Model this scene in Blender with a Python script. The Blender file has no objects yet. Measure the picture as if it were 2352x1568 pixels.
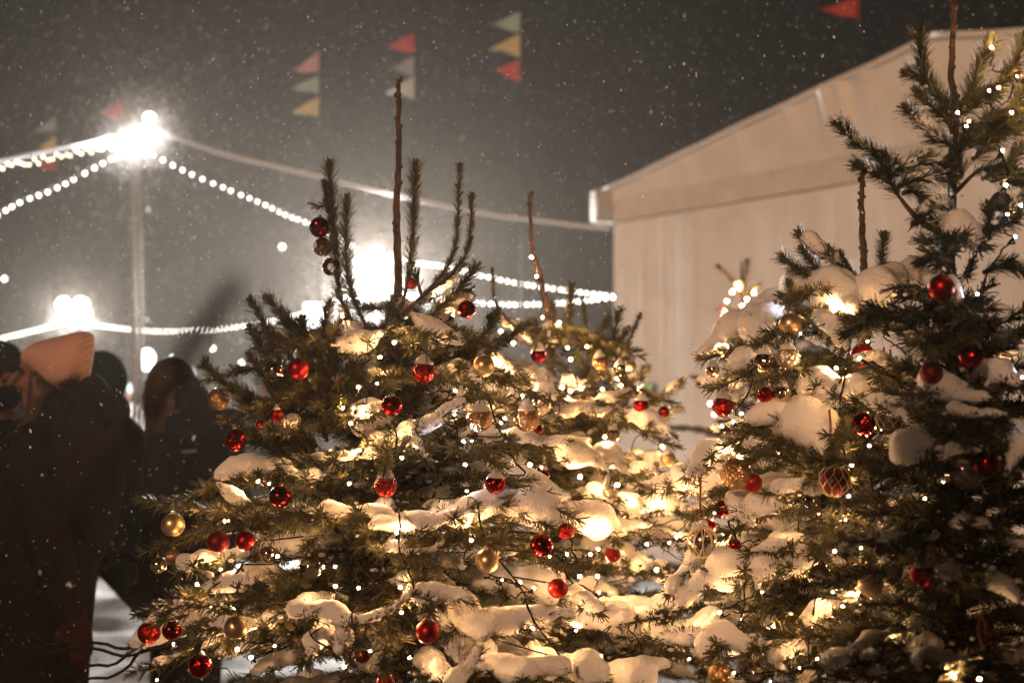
import bpy, math, random
import numpy as np
from mathutils import Vector

SC = bpy.context.scene
COL = SC.collection
RNG = np.random.default_rng(11)
UP = np.array([0., 0., 1.])

# ------------------------------------------------------------------ camera
EYE = np.array([0., 0., 1.6])
PITCH = math.radians(2.4)
FPX = 3267.0                       # 50 mm lens on a 36 mm sensor, in pixels of a 2352 px wide picture
FWD = np.array([0., math.cos(PITCH), math.sin(PITCH)])
CUP = np.array([0., -math.sin(PITCH), math.cos(PITCH)])
RGT = np.array([1., 0., 0.])

# reading windows of the photograph: origin and scale of each enlarged view
ZONES = {'v': (0, 0, 2352 / 3672), 'z1': (0, 300, 1.96), 'z2': (0, 1100, 2.24), 'z3': (0, 1700, 2.096),
         'z4': (900, 500, 1.96), 'z5': (700, 1200, 2.24), 'z6': (700, 1800, 2.352), 'r1': (1600, 900, 2.24),
         'r2': (1600, 1600, 1.849), 'r3': (2400, 800, 1.742), 'r4': (2400, 1600, 1.849), 'r5': (2900, 0, 1.742),
         'r6': (2000, 0, 1.742), 'r7': (900, 0, 1.96), 'w1': (0, 1150, 2.85), 'w2': (450, 1200, 3.136),
         'w3': (2450, 900, 2.613)}


def zv(zone, x, y):
    ox, oy, s = ZONES[zone]
    k = 2352 / 3672
    return (x / s + ox) * k, (y / s + oy) * k


def at(x, y, d):
    return EYE + d * FWD + d * (x - 1176) / FPX * RGT + d * (784 - y) / FPX * CUP


def az(zone, x, y, d):
    return at(*zv(zone, x, y), d)


def zlen(zone, px, d):
    return px / ZONES[zone][2] * (2352 / 3672) / FPX * d


# ------------------------------------------------------------------ materials
MATS = {}


def mat(name, color=(.5, .5, .5), rough=.6, metal=0., emit=None, strength=0., spec=.5):
    m = bpy.data.materials.new(name)
    m.use_nodes = True
    b = m.node_tree.nodes['Principled BSDF']
    b.inputs['Base Color'].default_value = (*color, 1)
    b.inputs['Roughness'].default_value = rough
    b.inputs['Metallic'].default_value = metal
    b.inputs['Specular IOR Level'].default_value = spec
    if emit:
        b.inputs['Emission Color'].default_value = (*emit, 1)
        b.inputs['Emission Strength'].default_value = strength
    MATS[name] = m
    return m


def nodes(m):
    nt = m.node_tree
    return nt, nt.nodes['Principled BSDF']


def ramp_color(m, scale, c0, c1, lo=.35, hi=.65, detail=4, coord='Object', stretch=(1, 1, 1)):
    nt, b = nodes(m)
    tc = nt.nodes.new('ShaderNodeTexCoord'); mp = nt.nodes.new('ShaderNodeMapping')
    mp.inputs['Scale'].default_value = stretch
    n = nt.nodes.new('ShaderNodeTexNoise'); n.inputs['Scale'].default_value = scale; n.inputs['Detail'].default_value = detail
    r = nt.nodes.new('ShaderNodeValToRGB')
    r.color_ramp.elements[0].position = lo; r.color_ramp.elements[0].color = (*c0, 1)
    r.color_ramp.elements[1].position = hi; r.color_ramp.elements[1].color = (*c1, 1)
    nt.links.new(tc.outputs[coord], mp.inputs[0]); nt.links.new(mp.outputs[0], n.inputs[0])
    nt.links.new(n.outputs[0], r.inputs[0]); nt.links.new(r.outputs[0], b.inputs['Base Color'])
    return n


def bump(m, scale, strength, dist=.01, detail=4, coord='Object', stretch=(1, 1, 1)):
    nt, b = nodes(m)
    tc = nt.nodes.new('ShaderNodeTexCoord'); mp = nt.nodes.new('ShaderNodeMapping')
    mp.inputs['Scale'].default_value = stretch
    n = nt.nodes.new('ShaderNodeTexNoise'); n.inputs['Scale'].default_value = scale; n.inputs['Detail'].default_value = detail
    bm = nt.nodes.new('ShaderNodeBump'); bm.inputs['Strength'].default_value = strength; bm.inputs['Distance'].default_value = dist
    nt.links.new(tc.outputs[coord], mp.inputs[0]); nt.links.new(mp.outputs[0], n.inputs[0])
    nt.links.new(n.outputs[0], bm.inputs['Height']); nt.links.new(bm.outputs[0], b.inputs['Normal'])


def needle_mat(name, c0, c1):
    m = mat(name, c0, .55, spec=.35)
    nt, b = nodes(m)
    g = nt.nodes.new('ShaderNodeNewGeometry'); r = nt.nodes.new('ShaderNodeValToRGB')
    r.color_ramp.elements[0].color = (*c0, 1); r.color_ramp.elements[1].color = (*c1, 1)
    e = r.color_ramp.elements.new(.93); e.color = (*c1, 1)
    r.color_ramp.elements[2].color = (.16, .085, .035, 1)
    r.color_ramp.elements[1].position = .92
    nt.links.new(g.outputs['Random Per Island'], r.inputs[0]); nt.links.new(r.outputs[0], b.inputs['Base Color'])
    return m


def flake_normals(m, scale, amount):
    """Glitter: every cell of the coating is a small mirror with its own tilt."""
    nt, b = nodes(m)
    tc = nt.nodes.new('ShaderNodeTexCoord')
    v = nt.nodes.new('ShaderNodeTexVoronoi'); v.inputs['Scale'].default_value = scale
    s = nt.nodes.new('ShaderNodeVectorMath'); s.operation = 'SUBTRACT'; s.inputs[1].default_value = (.5, .5, .5)
    k = nt.nodes.new('ShaderNodeVectorMath'); k.operation = 'SCALE'; k.inputs['Scale'].default_value = amount
    g = nt.nodes.new('ShaderNodeNewGeometry')
    a = nt.nodes.new('ShaderNodeVectorMath'); a.operation = 'ADD'
    n = nt.nodes.new('ShaderNodeVectorMath'); n.operation = 'NORMALIZE'
    nt.links.new(tc.outputs['Object'], v.inputs['Vector']); nt.links.new(v.outputs['Color'], s.inputs[0])
    nt.links.new(s.outputs[0], k.inputs[0]); nt.links.new(g.outputs['Normal'], a.inputs[0]); nt.links.new(k.outputs[0], a.inputs[1])
    nt.links.new(a.outputs[0], n.inputs[0]); nt.links.new(n.outputs[0], b.inputs['Normal'])


needle_mat('spruce_needles', (.034, .044, .017), (.108, .100, .042))
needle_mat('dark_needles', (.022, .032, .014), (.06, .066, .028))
bark = mat('bark', (.12, .07, .04), .9); ramp_color(bark, 60, (.03, .018, .011), (.11, .062, .034)); bump(bark, 160, .6, .004)
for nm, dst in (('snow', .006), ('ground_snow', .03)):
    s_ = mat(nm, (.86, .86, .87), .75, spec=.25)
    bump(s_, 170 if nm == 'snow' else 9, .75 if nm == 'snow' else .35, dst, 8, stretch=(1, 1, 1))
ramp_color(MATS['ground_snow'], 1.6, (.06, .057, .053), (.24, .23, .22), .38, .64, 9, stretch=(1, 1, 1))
mat('bulb_warm', (1, .8, .5), .4, emit=(1, .50, .19), strength=2700)
mat('bulb_cool', (.9, .9, 1), .4, emit=(.78, .82, 1), strength=900)
mat('festoon_bulb', (1, 1, 1), .4, emit=(1, .93, .84), strength=11)
mat('garland_bulb', (1, 1, 1), .4, emit=(1, .86, .66), strength=8)
mat('flood_lens', (1, 1, 1), .3, emit=(.93, .94, 1), strength=22)
mat('street_globe', (1, 1, 1), .4, emit=(.90, .95, 1), strength=7)
mat('sign_light', (1, 1, 1), .4, emit=(.92, .95, 1), strength=4)
mat('green_light', (.1, .6, .3), .4, emit=(.02, .30, .12), strength=1.2)
mat('cord', (.007, .006, .005), .7, spec=.2)
mat('white_cable', (.75, .75, .76), .5)
mat('pole_metal', (.30, .28, .26), .6, .1)
mat('lamp_metal', (.06, .06, .06), .6, .2)
R1, R2 = (.36, .006, .006), (.45, .012, .012)
mat('red_mirror', R1, .10, 1.0)
mat('red_satin', (.30, .006, .005), .34, .85)
mat('dark_red_satin', (.16, .006, .007), .5, .6)
mat('red_glitter', (.34, .008, .007), .25, .9); flake_normals(MATS['red_glitter'], 16, .9)
mat('red_speckled', (.40, .008, .007), .15, 1.0); flake_normals(MATS['red_speckled'], 7, .42)
mat('gold_mirror', (.80, .62, .38), .09, 1.0); flake_normals(MATS['gold_mirror'], 5, .16)
mat('gold_satin', (.62, .47, .27), .34, .9)
mat('gold_glitter', (.46, .28, .13), .26, .85); flake_normals(MATS['gold_glitter'], 17, .85)
mat('silver_mirror', (.62, .55, .48), .16, 1.0)
mat('pearl', (.82, .70, .52), .33, .45)
mat('dark_bauble', (.03, .025, .022), .5, .2)
mat('cap_gold', (.75, .60, .35), .28, 1.0)
mat('thread', (.55, .45, .33), .7)
mat('beads', (.20, .05, .04), .4, .2)
gl = mat('clear_glass', (1, 1, 1), .05)
nt = gl.node_tree
for n_ in list(nt.nodes):
    if n_.type != 'OUTPUT_MATERIAL':
        nt.nodes.remove(n_)
out = [n_ for n_ in nt.nodes if n_.type == 'OUTPUT_MATERIAL'][0]
tr = nt.nodes.new('ShaderNodeBsdfTransparent'); tr.inputs[0].default_value = (.93, .88, .80, 1)
gs = nt.nodes.new('ShaderNodeBsdfGlossy'); gs.inputs['Roughness'].default_value = .06; gs.inputs[0].default_value = (1, .93, .82, 1)
lw = nt.nodes.new('ShaderNodeLayerWeight'); lw.inputs[0].default_value = .58
mx = nt.nodes.new('ShaderNodeMixShader')
nt.links.new(lw.outputs['Fresnel'], mx.inputs[0]); nt.links.new(tr.outputs[0], mx.inputs[1]); nt.links.new(gs.outputs[0], mx.inputs[2])
nt.links.new(mx.outputs[0], out.inputs['Surface'])
mat('glass_glitter', (.85, .75, .6), .22, .9); flake_normals(MATS['glass_glitter'], 18, .9)
vin = mat('tent_vinyl', (.84, .82, .79), .55, spec=.25); ramp_color(vin, 2.2, (.76, .73, .68), (.88, .86, .83), .3, .62, 7); bump(vin, 7, .15, .015, 5, stretch=(1, 1, .4))
mat('eave_vinyl', (.42, .39, .35), .8, spec=.1)
vin2 = mat('tent_band', (.74, .70, .64), .9, spec=.05); ramp_color(vin2, 5, (.66, .61, .54), (.76, .72, .66), .3, .7, 6)
for nm, c in (('flag_red', (.52, .05, .04)), ('flag_yellow', (.62, .55, .26)), ('flag_teal', (.33, .50, .45)), ('flag_pink', (.58, .32, .40)),
              ('flag_slate', (.30, .34, .42)), ('flag_pale_blue', (.55, .66, .70))):
    f_ = mat(nm, c, .8, spec=.1); bump(f_, 9, .3, .02)
hat = mat('beanie_knit', (.68, .42, .36), .95, spec=.1)
nt, b_ = nodes(hat)
tc = nt.nodes.new('ShaderNodeTexCoord'); mp = nt.nodes.new('ShaderNodeMapping'); mp.inputs['Rotation'].default_value = (0, math.radians(-32), 0)
wv = nt.nodes.new('ShaderNodeTexWave'); wv.inputs['Scale'].default_value = 30; wv.inputs['Distortion'].default_value = 1.2
wv.inputs['Detail'].default_value = 2; wv.inputs['Detail Scale'].default_value = 6
bm_ = nt.nodes.new('ShaderNodeBump'); bm_.inputs['Strength'].default_value = .8; bm_.inputs['Distance'].default_value = .006
nt.links.new(tc.outputs['Object'], mp.inputs[0]); nt.links.new(mp.outputs[0], wv.inputs[0]); nt.links.new(wv.outputs['Fac'], bm_.inputs['Height'])
nt.links.new(bm_.outputs[0], b_.inputs['Normal'])
for nm, c, sc in (('black_coat', (.006, .0055, .0055), 40), ('brown_coat', (.011, .0075, .006), 40), ('black_puffer', (.006, .006, .007), 18),
                  ('grey_coat', (.05, .05, .055), 30), ('white_coat', (.75, .73, .74), 20), ('dark_trousers', (.010, .010, .011), 60),
                  ('boots', (.012, .010, .009), 20), ('dark_hat', (.016, .015, .014), 90), ('pale_blue_hat', (.50, .66, .72), 60),
                  ('maroon_knit', (.030, .009, .009), 80), ('pale_scarf', (.35, .31, .26), 60), ('navy_coat', (.010, .012, .016), 30)):
    c_ = mat(nm, c, .85, spec=.15); bump(c_, sc, .6, .012, 5)
mat('skin', (.22, .105, .07), .6, spec=.2)
mat('eye', (.04, .025, .02), .15)
for nm, c in (('brown_hair', (.055, .026, .013)), ('light_brown_hair', (.070, .032, .016)), ('black_hair', (.012, .010, .009)), ('blond_hair', (.20, .15, .10))):
    h_ = mat(nm, c, .5, spec=.4); bump(h_, 60, .7, .006, 3, stretch=(1, 1, .06))
mat('wood_dark', (.09, .06, .04), .8)


# ------------------------------------------------------------------ mesh building
def ico(level):
    t = (1 + 5 ** .5) / 2
    v = [(-1, t, 0), (1, t, 0), (-1, -t, 0), (1, -t, 0), (0, -1, t), (0, 1, t), (0, -1, -t), (0, 1, -t), (t, 0, -1), (t, 0, 1), (-t, 0, -1), (-t, 0, 1)]
    f = [(0, 11, 5), (0, 5, 1), (0, 1, 7), (0, 7, 10), (0, 10, 11), (1, 5, 9), (5, 11, 4), (11, 10, 2), (10, 7, 6), (7, 1, 8),
         (3, 9, 4), (3, 4, 2), (3, 2, 6), (3, 6, 8), (3, 8, 9), (4, 9, 5), (2, 4, 11), (6, 2, 10), (8, 6, 7), (9, 8, 1)]
    v = [np.array(a, float) / np.linalg.norm(a) for a in v]
    for _ in range(level):
        cache, nf = {}, []

        def mid(a, b):
            k = (min(a, b), max(a, b))
            if k not in cache:
                m = v[a] + v[b]; v.append(m / np.linalg.norm(m)); cache[k] = len(v) - 1
            return cache[k]
        for a, b, c in f:
            ab, bc, ca = mid(a, b), mid(b, c), mid(c, a)
            nf += [(a, ab, ca), (b, bc, ab), (c, ca, bc), (ab, bc, ca)]
        f = nf
    return np.array(v), np.array(f, int)


ICO = [ico(i) for i in range(5)]


def unit(v):
    v = np.asarray(v, float)
    return v / max(np.linalg.norm(v), 1e-9)


def spl(pts, n):
    """Catmull-Rom through pts, n samples evenly spaced by length."""
    p = np.asarray(pts, float)
    if len(p) == 2:
        t = np.linspace(0, 1, n)[:, None]
        return p[0] * (1 - t) + p[1] * t
    q = np.vstack([2 * p[0] - p[1], p, 2 * p[-1] - p[-2]])
    o = []
    for i in range(1, len(q) - 2):
        for t in np.linspace(0, 1, 12, endpoint=False):
            a, b, c, d = q[i - 1], q[i], q[i + 1], q[i + 2]
            o.append(.5 * (2 * b + (c - a) * t + (2 * a - 5 * b + 4 * c - d) * t * t + (3 * b - a - 3 * c + d) * t ** 3))
    o.append(p[-1]); o = np.array(o)
    s = np.r_[0, np.cumsum(np.linalg.norm(np.diff(o, axis=0), axis=1))]
    tt = np.linspace(0, s[-1], n)
    return np.stack([np.interp(tt, s, o[:, k]) for k in range(o.shape[1])], 1)


def arclen(p):
    return np.r_[0, np.cumsum(np.linalg.norm(np.diff(p, axis=0), axis=1))]


class Geo:
    def __init__(self):
        self.v, self.f, self.m, self.n = [], [], [], 0

    def add(self, v, f, mi=0):
        v = np.asarray(v, float).reshape(-1, 3); f = np.asarray(f, int).reshape(-1, 3)
        self.v.append(v); self.f.append(f + self.n); self.m.append(np.full(len(f), mi)); self.n += len(v)
        return self

    def tube(self, path, radii, sides=6, mi=0, cap=True):
        p = np.asarray(path, float); n = len(p)
        r = np.broadcast_to(np.asarray(radii, float), (n,))
        t = np.gradient(p, axis=0); t /= np.maximum(np.linalg.norm(t, axis=1), 1e-9)[:, None]
        ref = np.array([0., 0., 1.]) if abs(t[:, 2].mean()) < .8 else np.array([1., 0., 0.])
        a = np.cross(t, ref); a /= np.maximum(np.linalg.norm(a, axis=1), 1e-9)[:, None]
        b = np.cross(t, a)
        th = np.arange(sides) * 2 * math.pi / sides
        ring = (a[:, None] * np.cos(th)[None, :, None] + b[:, None] * np.sin(th)[None, :, None]) * r[:, None, None] + p[:, None]
        v = ring.reshape(-1, 3)
        i = np.arange(n - 1)[:, None] * sides; j = np.arange(sides)[None]; k = (j + 1) % sides
        q = np.stack([i + j, i + k, i + sides + k, i + sides + j], -1).reshape(-1, 4)
        f = np.vstack([q[:, [0, 1, 2]], q[:, [0, 2, 3]]])
        if cap:
            v = np.vstack([v, p[:1], p[-1:]]); c0, c1 = n * sides, n * sides + 1
            jj = np.arange(sides); kk = (jj + 1) % sides; e = (n - 1) * sides
            f = np.vstack([f, np.stack([np.full(sides, c0), kk, jj], 1), np.stack([np.full(sides, c1), e + jj, e + kk], 1)])
        return self.add(v, f, mi)

    def ell(self, c, r, level=1, mi=0, axes=None):
        v, f = ICO[level]
        r = np.broadcast_to(np.asarray(r, float), (3,))
        w = v * r
        if axes is not None:
            w = w @ np.asarray(axes)
        return self.add(w + np.asarray(c, float), f, mi)

    def ells(self, c, r, level=1, mi=0):
        v, f = ICO[level]
        c = np.asarray(c, float).reshape(-1, 3); r = np.asarray(r, float).reshape(-1, 3)
        vv = (v[None] * r[:, None] + c[:, None]).reshape(-1, 3)
        ff = (f[None] + (np.arange(len(c)) * len(v))[:, None, None]).reshape(-1, 3)
        return self.add(vv, ff, mi)

    def caps(self, p, q, r1, r2, n=None):
        """Tapered limb of overlapping balls, to be melted into one skin."""
        p, q = np.asarray(p, float), np.asarray(q, float)
        L = np.linalg.norm(q - p); n = n or max(3, int(L / (.4 * min(r1, r2))) + 1)
        t = np.linspace(0, 1, n)
        c = p[None] * (1 - t)[:, None] + q[None] * t[:, None]
        r = r1 * (1 - t) + r2 * t
        return self.ells(c, np.repeat(r[:, None], 3, 1))

    def box(self, c, s, axes=None, mi=0):
        v = np.array([[x, y, z] for x in (-.5, .5) for y in (-.5, .5) for z in (-.5, .5)]) * np.asarray(s, float)
        if axes is not None:
            v = v @ np.asarray(axes)
        q = [(0, 1, 3, 2), (4, 6, 7, 5), (0, 4, 5, 1), (2, 3, 7, 6), (0, 2, 6, 4), (1, 5, 7, 3)]
        f = [t for a in q for t in ((a[0], a[1], a[2]), (a[0], a[2], a[3]))]
        return self.add(v + np.asarray(c, float), f, mi)

    def grid(self, P, mi=0, flip=False):
        """P: (n,m,3) lattice."""
        n, m = P.shape[:2]
        i = np.arange(n - 1)[:, None] * m; j = np.arange(m - 1)[None]
        q = np.stack([i + j, i + j + 1, i + m + j + 1, i + m + j], -1).reshape(-1, 4)
        if flip:
            q = q[:, ::-1]
        return self.add(P.reshape(-1, 3), np.vstack([q[:, [0, 1, 2]], q[:, [0, 2, 3]]]), mi)

    def needles(self, path, dens, length, w=.0019, mi=1, lo=0., ang=(32, 62), tipfan=True):
        p = np.asarray(path, float); s = arclen(p); L = s[-1]
        n = int(dens * L * (1 - lo))
        if n < 3:
            return self
        u = RNG.uniform(lo * L, L, n)
        pos = np.stack([np.interp(u, s, p[:, k]) for k in range(3)], 1)
        t = np.gradient(p, axis=0); t /= np.maximum(np.linalg.norm(t, axis=1), 1e-9)[:, None]
        tt = np.stack([np.interp(u, s, t[:, k]) for k in range(3)], 1); tt /= np.linalg.norm(tt, axis=1)[:, None]
        rv = RNG.normal(size=(n, 3)); rv[:, 2] += .35
        side = rv - (rv * tt).sum(1)[:, None] * tt; side /= np.maximum(np.linalg.norm(side, axis=1), 1e-9)[:, None]
        al = np.radians(RNG.uniform(*ang, n))
        d = tt * np.cos(al)[:, None] + side * np.sin(al)[:, None]
        ln = length * RNG.uniform(.7, 1.15, n)
        x = np.cross(d, tt); x /= np.maximum(np.linalg.norm(x, axis=1), 1e-9)[:, None]
        ww = w * RNG.uniform(.8, 1.2, n)
        h = x * ww[:, None] * .5; e = pos + d * ln[:, None] - UP * .0015
        v = np.stack([pos - h, pos + h, e + h * .55, e - h * .55], 1).reshape(-1, 3)
        i = np.arange(n)[:, None] * 4
        return self.add(v, np.vstack([i + [0, 1, 2], i + [0, 2, 3]]), mi)

    def mesh(self, name, mats, origin=None, smooth=True):
        v = np.vstack(self.v); f = np.vstack(self.f); mi = np.concatenate(self.m)
        if origin is not None:
            v = v - np.asarray(origin)
        me = bpy.data.meshes.new(name)
        me.vertices.add(len(v)); me.vertices.foreach_set('co', v.astype(np.float32).ravel())
        me.loops.add(f.size); me.loops.foreach_set('vertex_index', f.astype(np.int32).ravel())
        me.polygons.add(len(f)); me.polygons.foreach_set('loop_start', np.arange(0, f.size, 3, dtype=np.int32))
        me.polygons.foreach_set('material_index', mi.astype(np.int32))
        if smooth:
            me.polygons.foreach_set('use_smooth', np.ones(len(f), bool))
        for m in (mats if isinstance(mats, (list, tuple)) else [mats]):
            me.materials.append(MATS[m])
        me.update(calc_edges=True)
        return me


ORG = {}


def link(name, data, parent=None):
    o = bpy.data.objects.new(name, data); COL.objects.link(o)
    if parent is not None:
        o.parent = parent
    return o


def tag(o, label, cat, group=None, kind=None):
    if label: o['label'] = label
    if cat: o['category'] = cat
    if group: o['group'] = group
    if kind: o['kind'] = kind
    return o


def thing(name, loc, label, cat, group=None):
    o = link(name, None); o.location = tuple(loc); o.empty_display_size = .1
    ORG[o] = np.asarray(loc, float)
    return tag(o, label, cat, group)


def part(name, geo, mats, parent, smooth=True):
    """A mesh under parent, written in world coordinates."""
    o = link(name, geo.mesh(name, mats, ORG[parent], smooth), parent)
    ORG[o] = ORG[parent]
    return o


BAKE = []


def melt(o, voxel, it=4, fac=.5):
    """Melt overlapping lumps of a mesh into one skin (baked at the end)."""
    r = o.modifiers.new('melt', 'REMESH'); r.mode = 'VOXEL'; r.voxel_size = voxel; r.use_smooth_shade = True
    s = o.modifiers.new('soft', 'SMOOTH'); s.factor = fac; s.iterations = it
    BAKE.append(o)
    return o


def bake_all():
    dg = bpy.context.evaluated_depsgraph_get()
    done = {}
    for o in BAKE:
        if o.data in done:
            continue
        done[o.data] = bpy.data.meshes.new_from_object(o.evaluated_get(dg))
    for o in BAKE:
        me = done[o.data]; me.name = o.data.name + '_skin'
        o['_new'] = 0
        del o['_new']
    for o in BAKE:
        old = o.data
        o.modifiers.clear(); o.data = done[old]
        me = o.data
        me.polygons.foreach_set('use_smooth', np.ones(len(me.polygons), bool))
        if me.materials and me.materials[0].name == 'snow' and 'snow_cap' not in o.name and len(me.vertices):
            v = np.zeros(len(me.vertices) * 3, np.float32); me.vertices.foreach_get('co', v); v = v.reshape(-1, 3)
            n = np.zeros(len(me.vertices) * 3, np.float32); me.vertex_normals.foreach_get('vector', n); n = n.reshape(-1, 3)
            h = np.zeros(len(v))
            for k, A_ in ((55, .0026), (120, .0012), (260, .0006)):      # crusty, uneven snow
                q = v * k
                h += A_ * np.sin(q[:, 0] + 1.7 * np.sin(q[:, 1] * .8 + k)) * np.sin(q[:, 1] * 1.1 + 1.3 * np.sin(q[:, 2] + k)) * 1.2 + A_ * .5 * np.sin(q[:, 2] * 1.3 + 2 * np.sin(q[:, 0] * .7))
            me.vertices.foreach_set('co', (v + n * h[:, None]).astype(np.float32).ravel()); me.update()
# ------------------------------------------------------------------ setting
def ground():
    xs = np.concatenate([np.linspace(-70, -12, 20), np.linspace(-11.8, 11.8, 200), np.linspace(12, 70, 20)])
    ys = np.concatenate([np.linspace(-12, 2, 12), np.linspace(2.1, 26, 240), np.linspace(27, 110, 30)])
    X, Y = np.meshgrid(xs, ys, indexing='ij')
    Z = np.zeros_like(X)
    r = np.random.default_rng(3)
    for k in range(46):
        a = r.uniform(0, math.pi); w = r.uniform(3, 16); ph = r.uniform(0, 6.28)
        Z += .0085 / (w / 6) * np.sin(w * (X * math.cos(a) + Y * math.sin(a)) + ph)
    near = np.exp(-((X / 14) ** 4)) * np.exp(-(((Y - 13) / 13) ** 4))
    Z = np.clip(Z, -.05, .05) * near - .02
    g = Geo().grid(np.stack([X, Y, Z], -1), flip=True)
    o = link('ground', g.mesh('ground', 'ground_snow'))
    tag(o, 'trodden snowy ground with bumpy footprints', None, kind='structure')
    for k in ('label',):
        pass


# ------------------------------------------------------------------ spruce trees
class Tree:
    def __init__(s, name, vx, d, top_y, cone, label, needle='spruce_needles', nlen=.029, lean=None, group='snowy Christmas spruces', dens=900):
        b = at(vx, 784, d); s.x, s.y = b[0], b[1]; s.d = d; s.needle = needle; s.nlen = nlen; s.dens = dens
        s.top = at(vx, top_y, d)[2]
        s.zs = [c[0] for c in cone][::-1]; s.rs = [c[1] for c in cone][::-1]
        s.root = thing(name, (s.x, s.y, 0), label, 'tree', group)
        s.nb = 0

    def R(s, z):
        return float(np.interp(z, s.zs, s.rs))

    def surf(s, zone, x, y, k=1.0):
        """Where the view ray through this spot of the photograph meets the crown's cone."""
        vx, vy = zv(zone, x, y)
        a = at(vx, vy, 1.) - EYE
        d = s.d
        for _ in range(7):
            z = EYE[2] + a[2] * d
            r = max(s.R(z) * k, .01)
            A = a[0] ** 2 + a[1] ** 2; B = a[0] * s.x + a[1] * s.y; Cc = s.x ** 2 + s.y ** 2 - r * r
            disc = B * B - A * Cc
            d = (B - math.sqrt(disc)) / A if disc > 0 else B / A
        return EYE + a * d

    def axis(s, z):
        return np.array([s.x, s.y, z])

    def trunk(s, pts=None, r0=.04, knots=False, leader_from=None):
        """pts: top of the stem as points; the trunk runs from the ground to the first of them."""
        pts = np.array(pts) if pts is not None else np.array([s.axis(s.top - .25), s.axis(s.top)])
        base = np.array([s.x, s.y, -.05])
        low = spl([base, base * .5 + pts[0] * .5, pts[0]], 14)
        g = Geo().tube(low, np.linspace(r0, r0 * .27, 14), 9)
        part('trunk', g, 'bark', s.root)
        up = spl(pts, 30)
        wob = up.copy(); wob[1:, :2] += RNG.normal(0, .0012, (29, 2))
        rr = np.linspace(r0 * .25, .0052, 30) * (1 + RNG.normal(0, .05, 30))
        g = Geo().tube(wob, rr, 8)
        if knots:
            for i in range(3, 30):
                if RNG.random() < .55:
                    a = RNG.uniform(0, 6.28); d = np.array([math.cos(a), math.sin(a), .5])
                    g.ell(wob[i] + d * rr[i], (.0042, .0042, .005), 1)
            for q in range(4):
                a = q * 1.6; g.ell(wob[-1 - q] + np.array([math.cos(a), math.sin(a), 0]) * .006, (.006, .006, .008), 1)
        part('leader', g, 'bark', s.root)

    def branch(s, pts, twig=.2, snow=0., spacing=.05, needle_lo=.06, r0=.0065, plane=None, dens=None, snow_lo=.15, lump=.25, nlen=None, flat=.92, voxel=.0085, twigsnow=.8, w=.0034, into=None):
        """One branch: wood, side twigs and needles in one mesh; its load of snow below it as a sub-part."""
        nl = nlen or s.nlen; dens = dens or s.dens
        p = spl(pts, 18); L = arclen(p)[-1]
        g = into[0] if into else Geo()
        g.tube(p, np.linspace(r0, .0016, 18), 5)
        g.needles(p, dens, nl, lo=needle_lo, w=w)
        g.needles(p, dens * 1.8, nl * .75, lo=1 - min(.5, .02 / L), ang=(5, 40), w=w)
        tw = []
        if twig > 0:
            t = np.gradient(p, axis=0); t /= np.linalg.norm(t, axis=1)[:, None]
            n = int(L / spacing); sg = 1
            for i in range(n):
                f = .14 + .80 * (i + RNG.uniform(0, .6)) / max(n, 1)
                if f > .95: continue
                j = f * 17; k = int(j); b = p[k] * (1 - j + k) + p[min(k + 1, 17)] * (j - k)
                tg = t[k]
                side = np.cross(tg, UP if plane is None else plane)
                if np.linalg.norm(side) < .35:
                    a_ = RNG.uniform(0, 6.28); side = np.cross(tg, np.array([math.cos(a_), math.sin(a_), .1]))
                side = unit(side) * sg; sg = -sg
                ln = min(twig, .5 * L) * (1 - f) ** .55 * RNG.uniform(.65, 1.1)
                if ln < .025: continue
                d = unit(tg * .72 + side * .75 + UP * RNG.uniform(-.14, .12))
                e = unit(d + tg * .25 + UP * RNG.uniform(-.22, .05))
                q = spl([b, b + d * ln * .5, b + d * ln * .5 + e * ln * .5], 7)
                g.tube(q, np.linspace(.0026, .0012, 7), 3, cap=False)
                g.needles(q, dens, nl * .92, lo=.02, w=w)
                tw.append(q)
                if ln > .11:
                    for h in (.35, .6):
                        for s2 in (-1, 1):
                            if RNG.random() < .7:
                                b2 = q[int(h * 6)]; d2 = unit(d * .75 + s2 * np.cross(d, UP) * .7 + UP * RNG.uniform(-.1, .1))
                                q2 = spl([b2, b2 + d2 * ln * RNG.uniform(.25, .45)], 4)
                                g.needles(q2, dens, nl * .85, w=w)
                                g.tube(q2, .0012, 3, cap=False)
        if snow > 0:                                     # crumbs of snow caught on the needles
            pool = np.vstack([p[3:]] + tw) if tw else p[3:]
            m = int(22 * L / .5) + 3; q = pool[RNG.integers(0, len(pool), m)] + RNG.normal(0, .011, (m, 3)) + UP * .006
            rr_ = RNG.lognormal(math.log(.0034), .4, (m, 1)); g.ells(q, rr_ * np.array([[1.2, 1.2, .8]]), 0, 2)
        if not into:
            o = part('branch', g, ('bark', s.needle, 'snow'), s.root)
            s.nb += 1
        if snow > 0:
            c, r = [], []
            n = max(4, int(L * (1 - snow_lo) / (snow * .42)))
            ph = RNG.uniform(0, 9)
            for i in range(n):
                f = snow_lo + (1 - snow_lo) * i / (n - 1)
                j = min(f * 17, 16.999); k = int(j); b = p[k] * (1 - j + k) + p[k + 1] * (j - k)
                m = 1 + lump * math.sin(ph + f * L / snow * .55) + lump * .7 * math.sin(ph * 2.3 + f * L / snow * 1.3)
                e = min(1, .45 + 3.2 * (1 - f)) * min(1, .5 + 3 * (f - snow_lo + .02))
                rr = snow * max(.45, m) * e
                c.append(b + UP * (rr * flat * .5) + RNG.normal(0, snow * .09, 3)); r.append((rr, rr, rr * flat))
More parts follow.
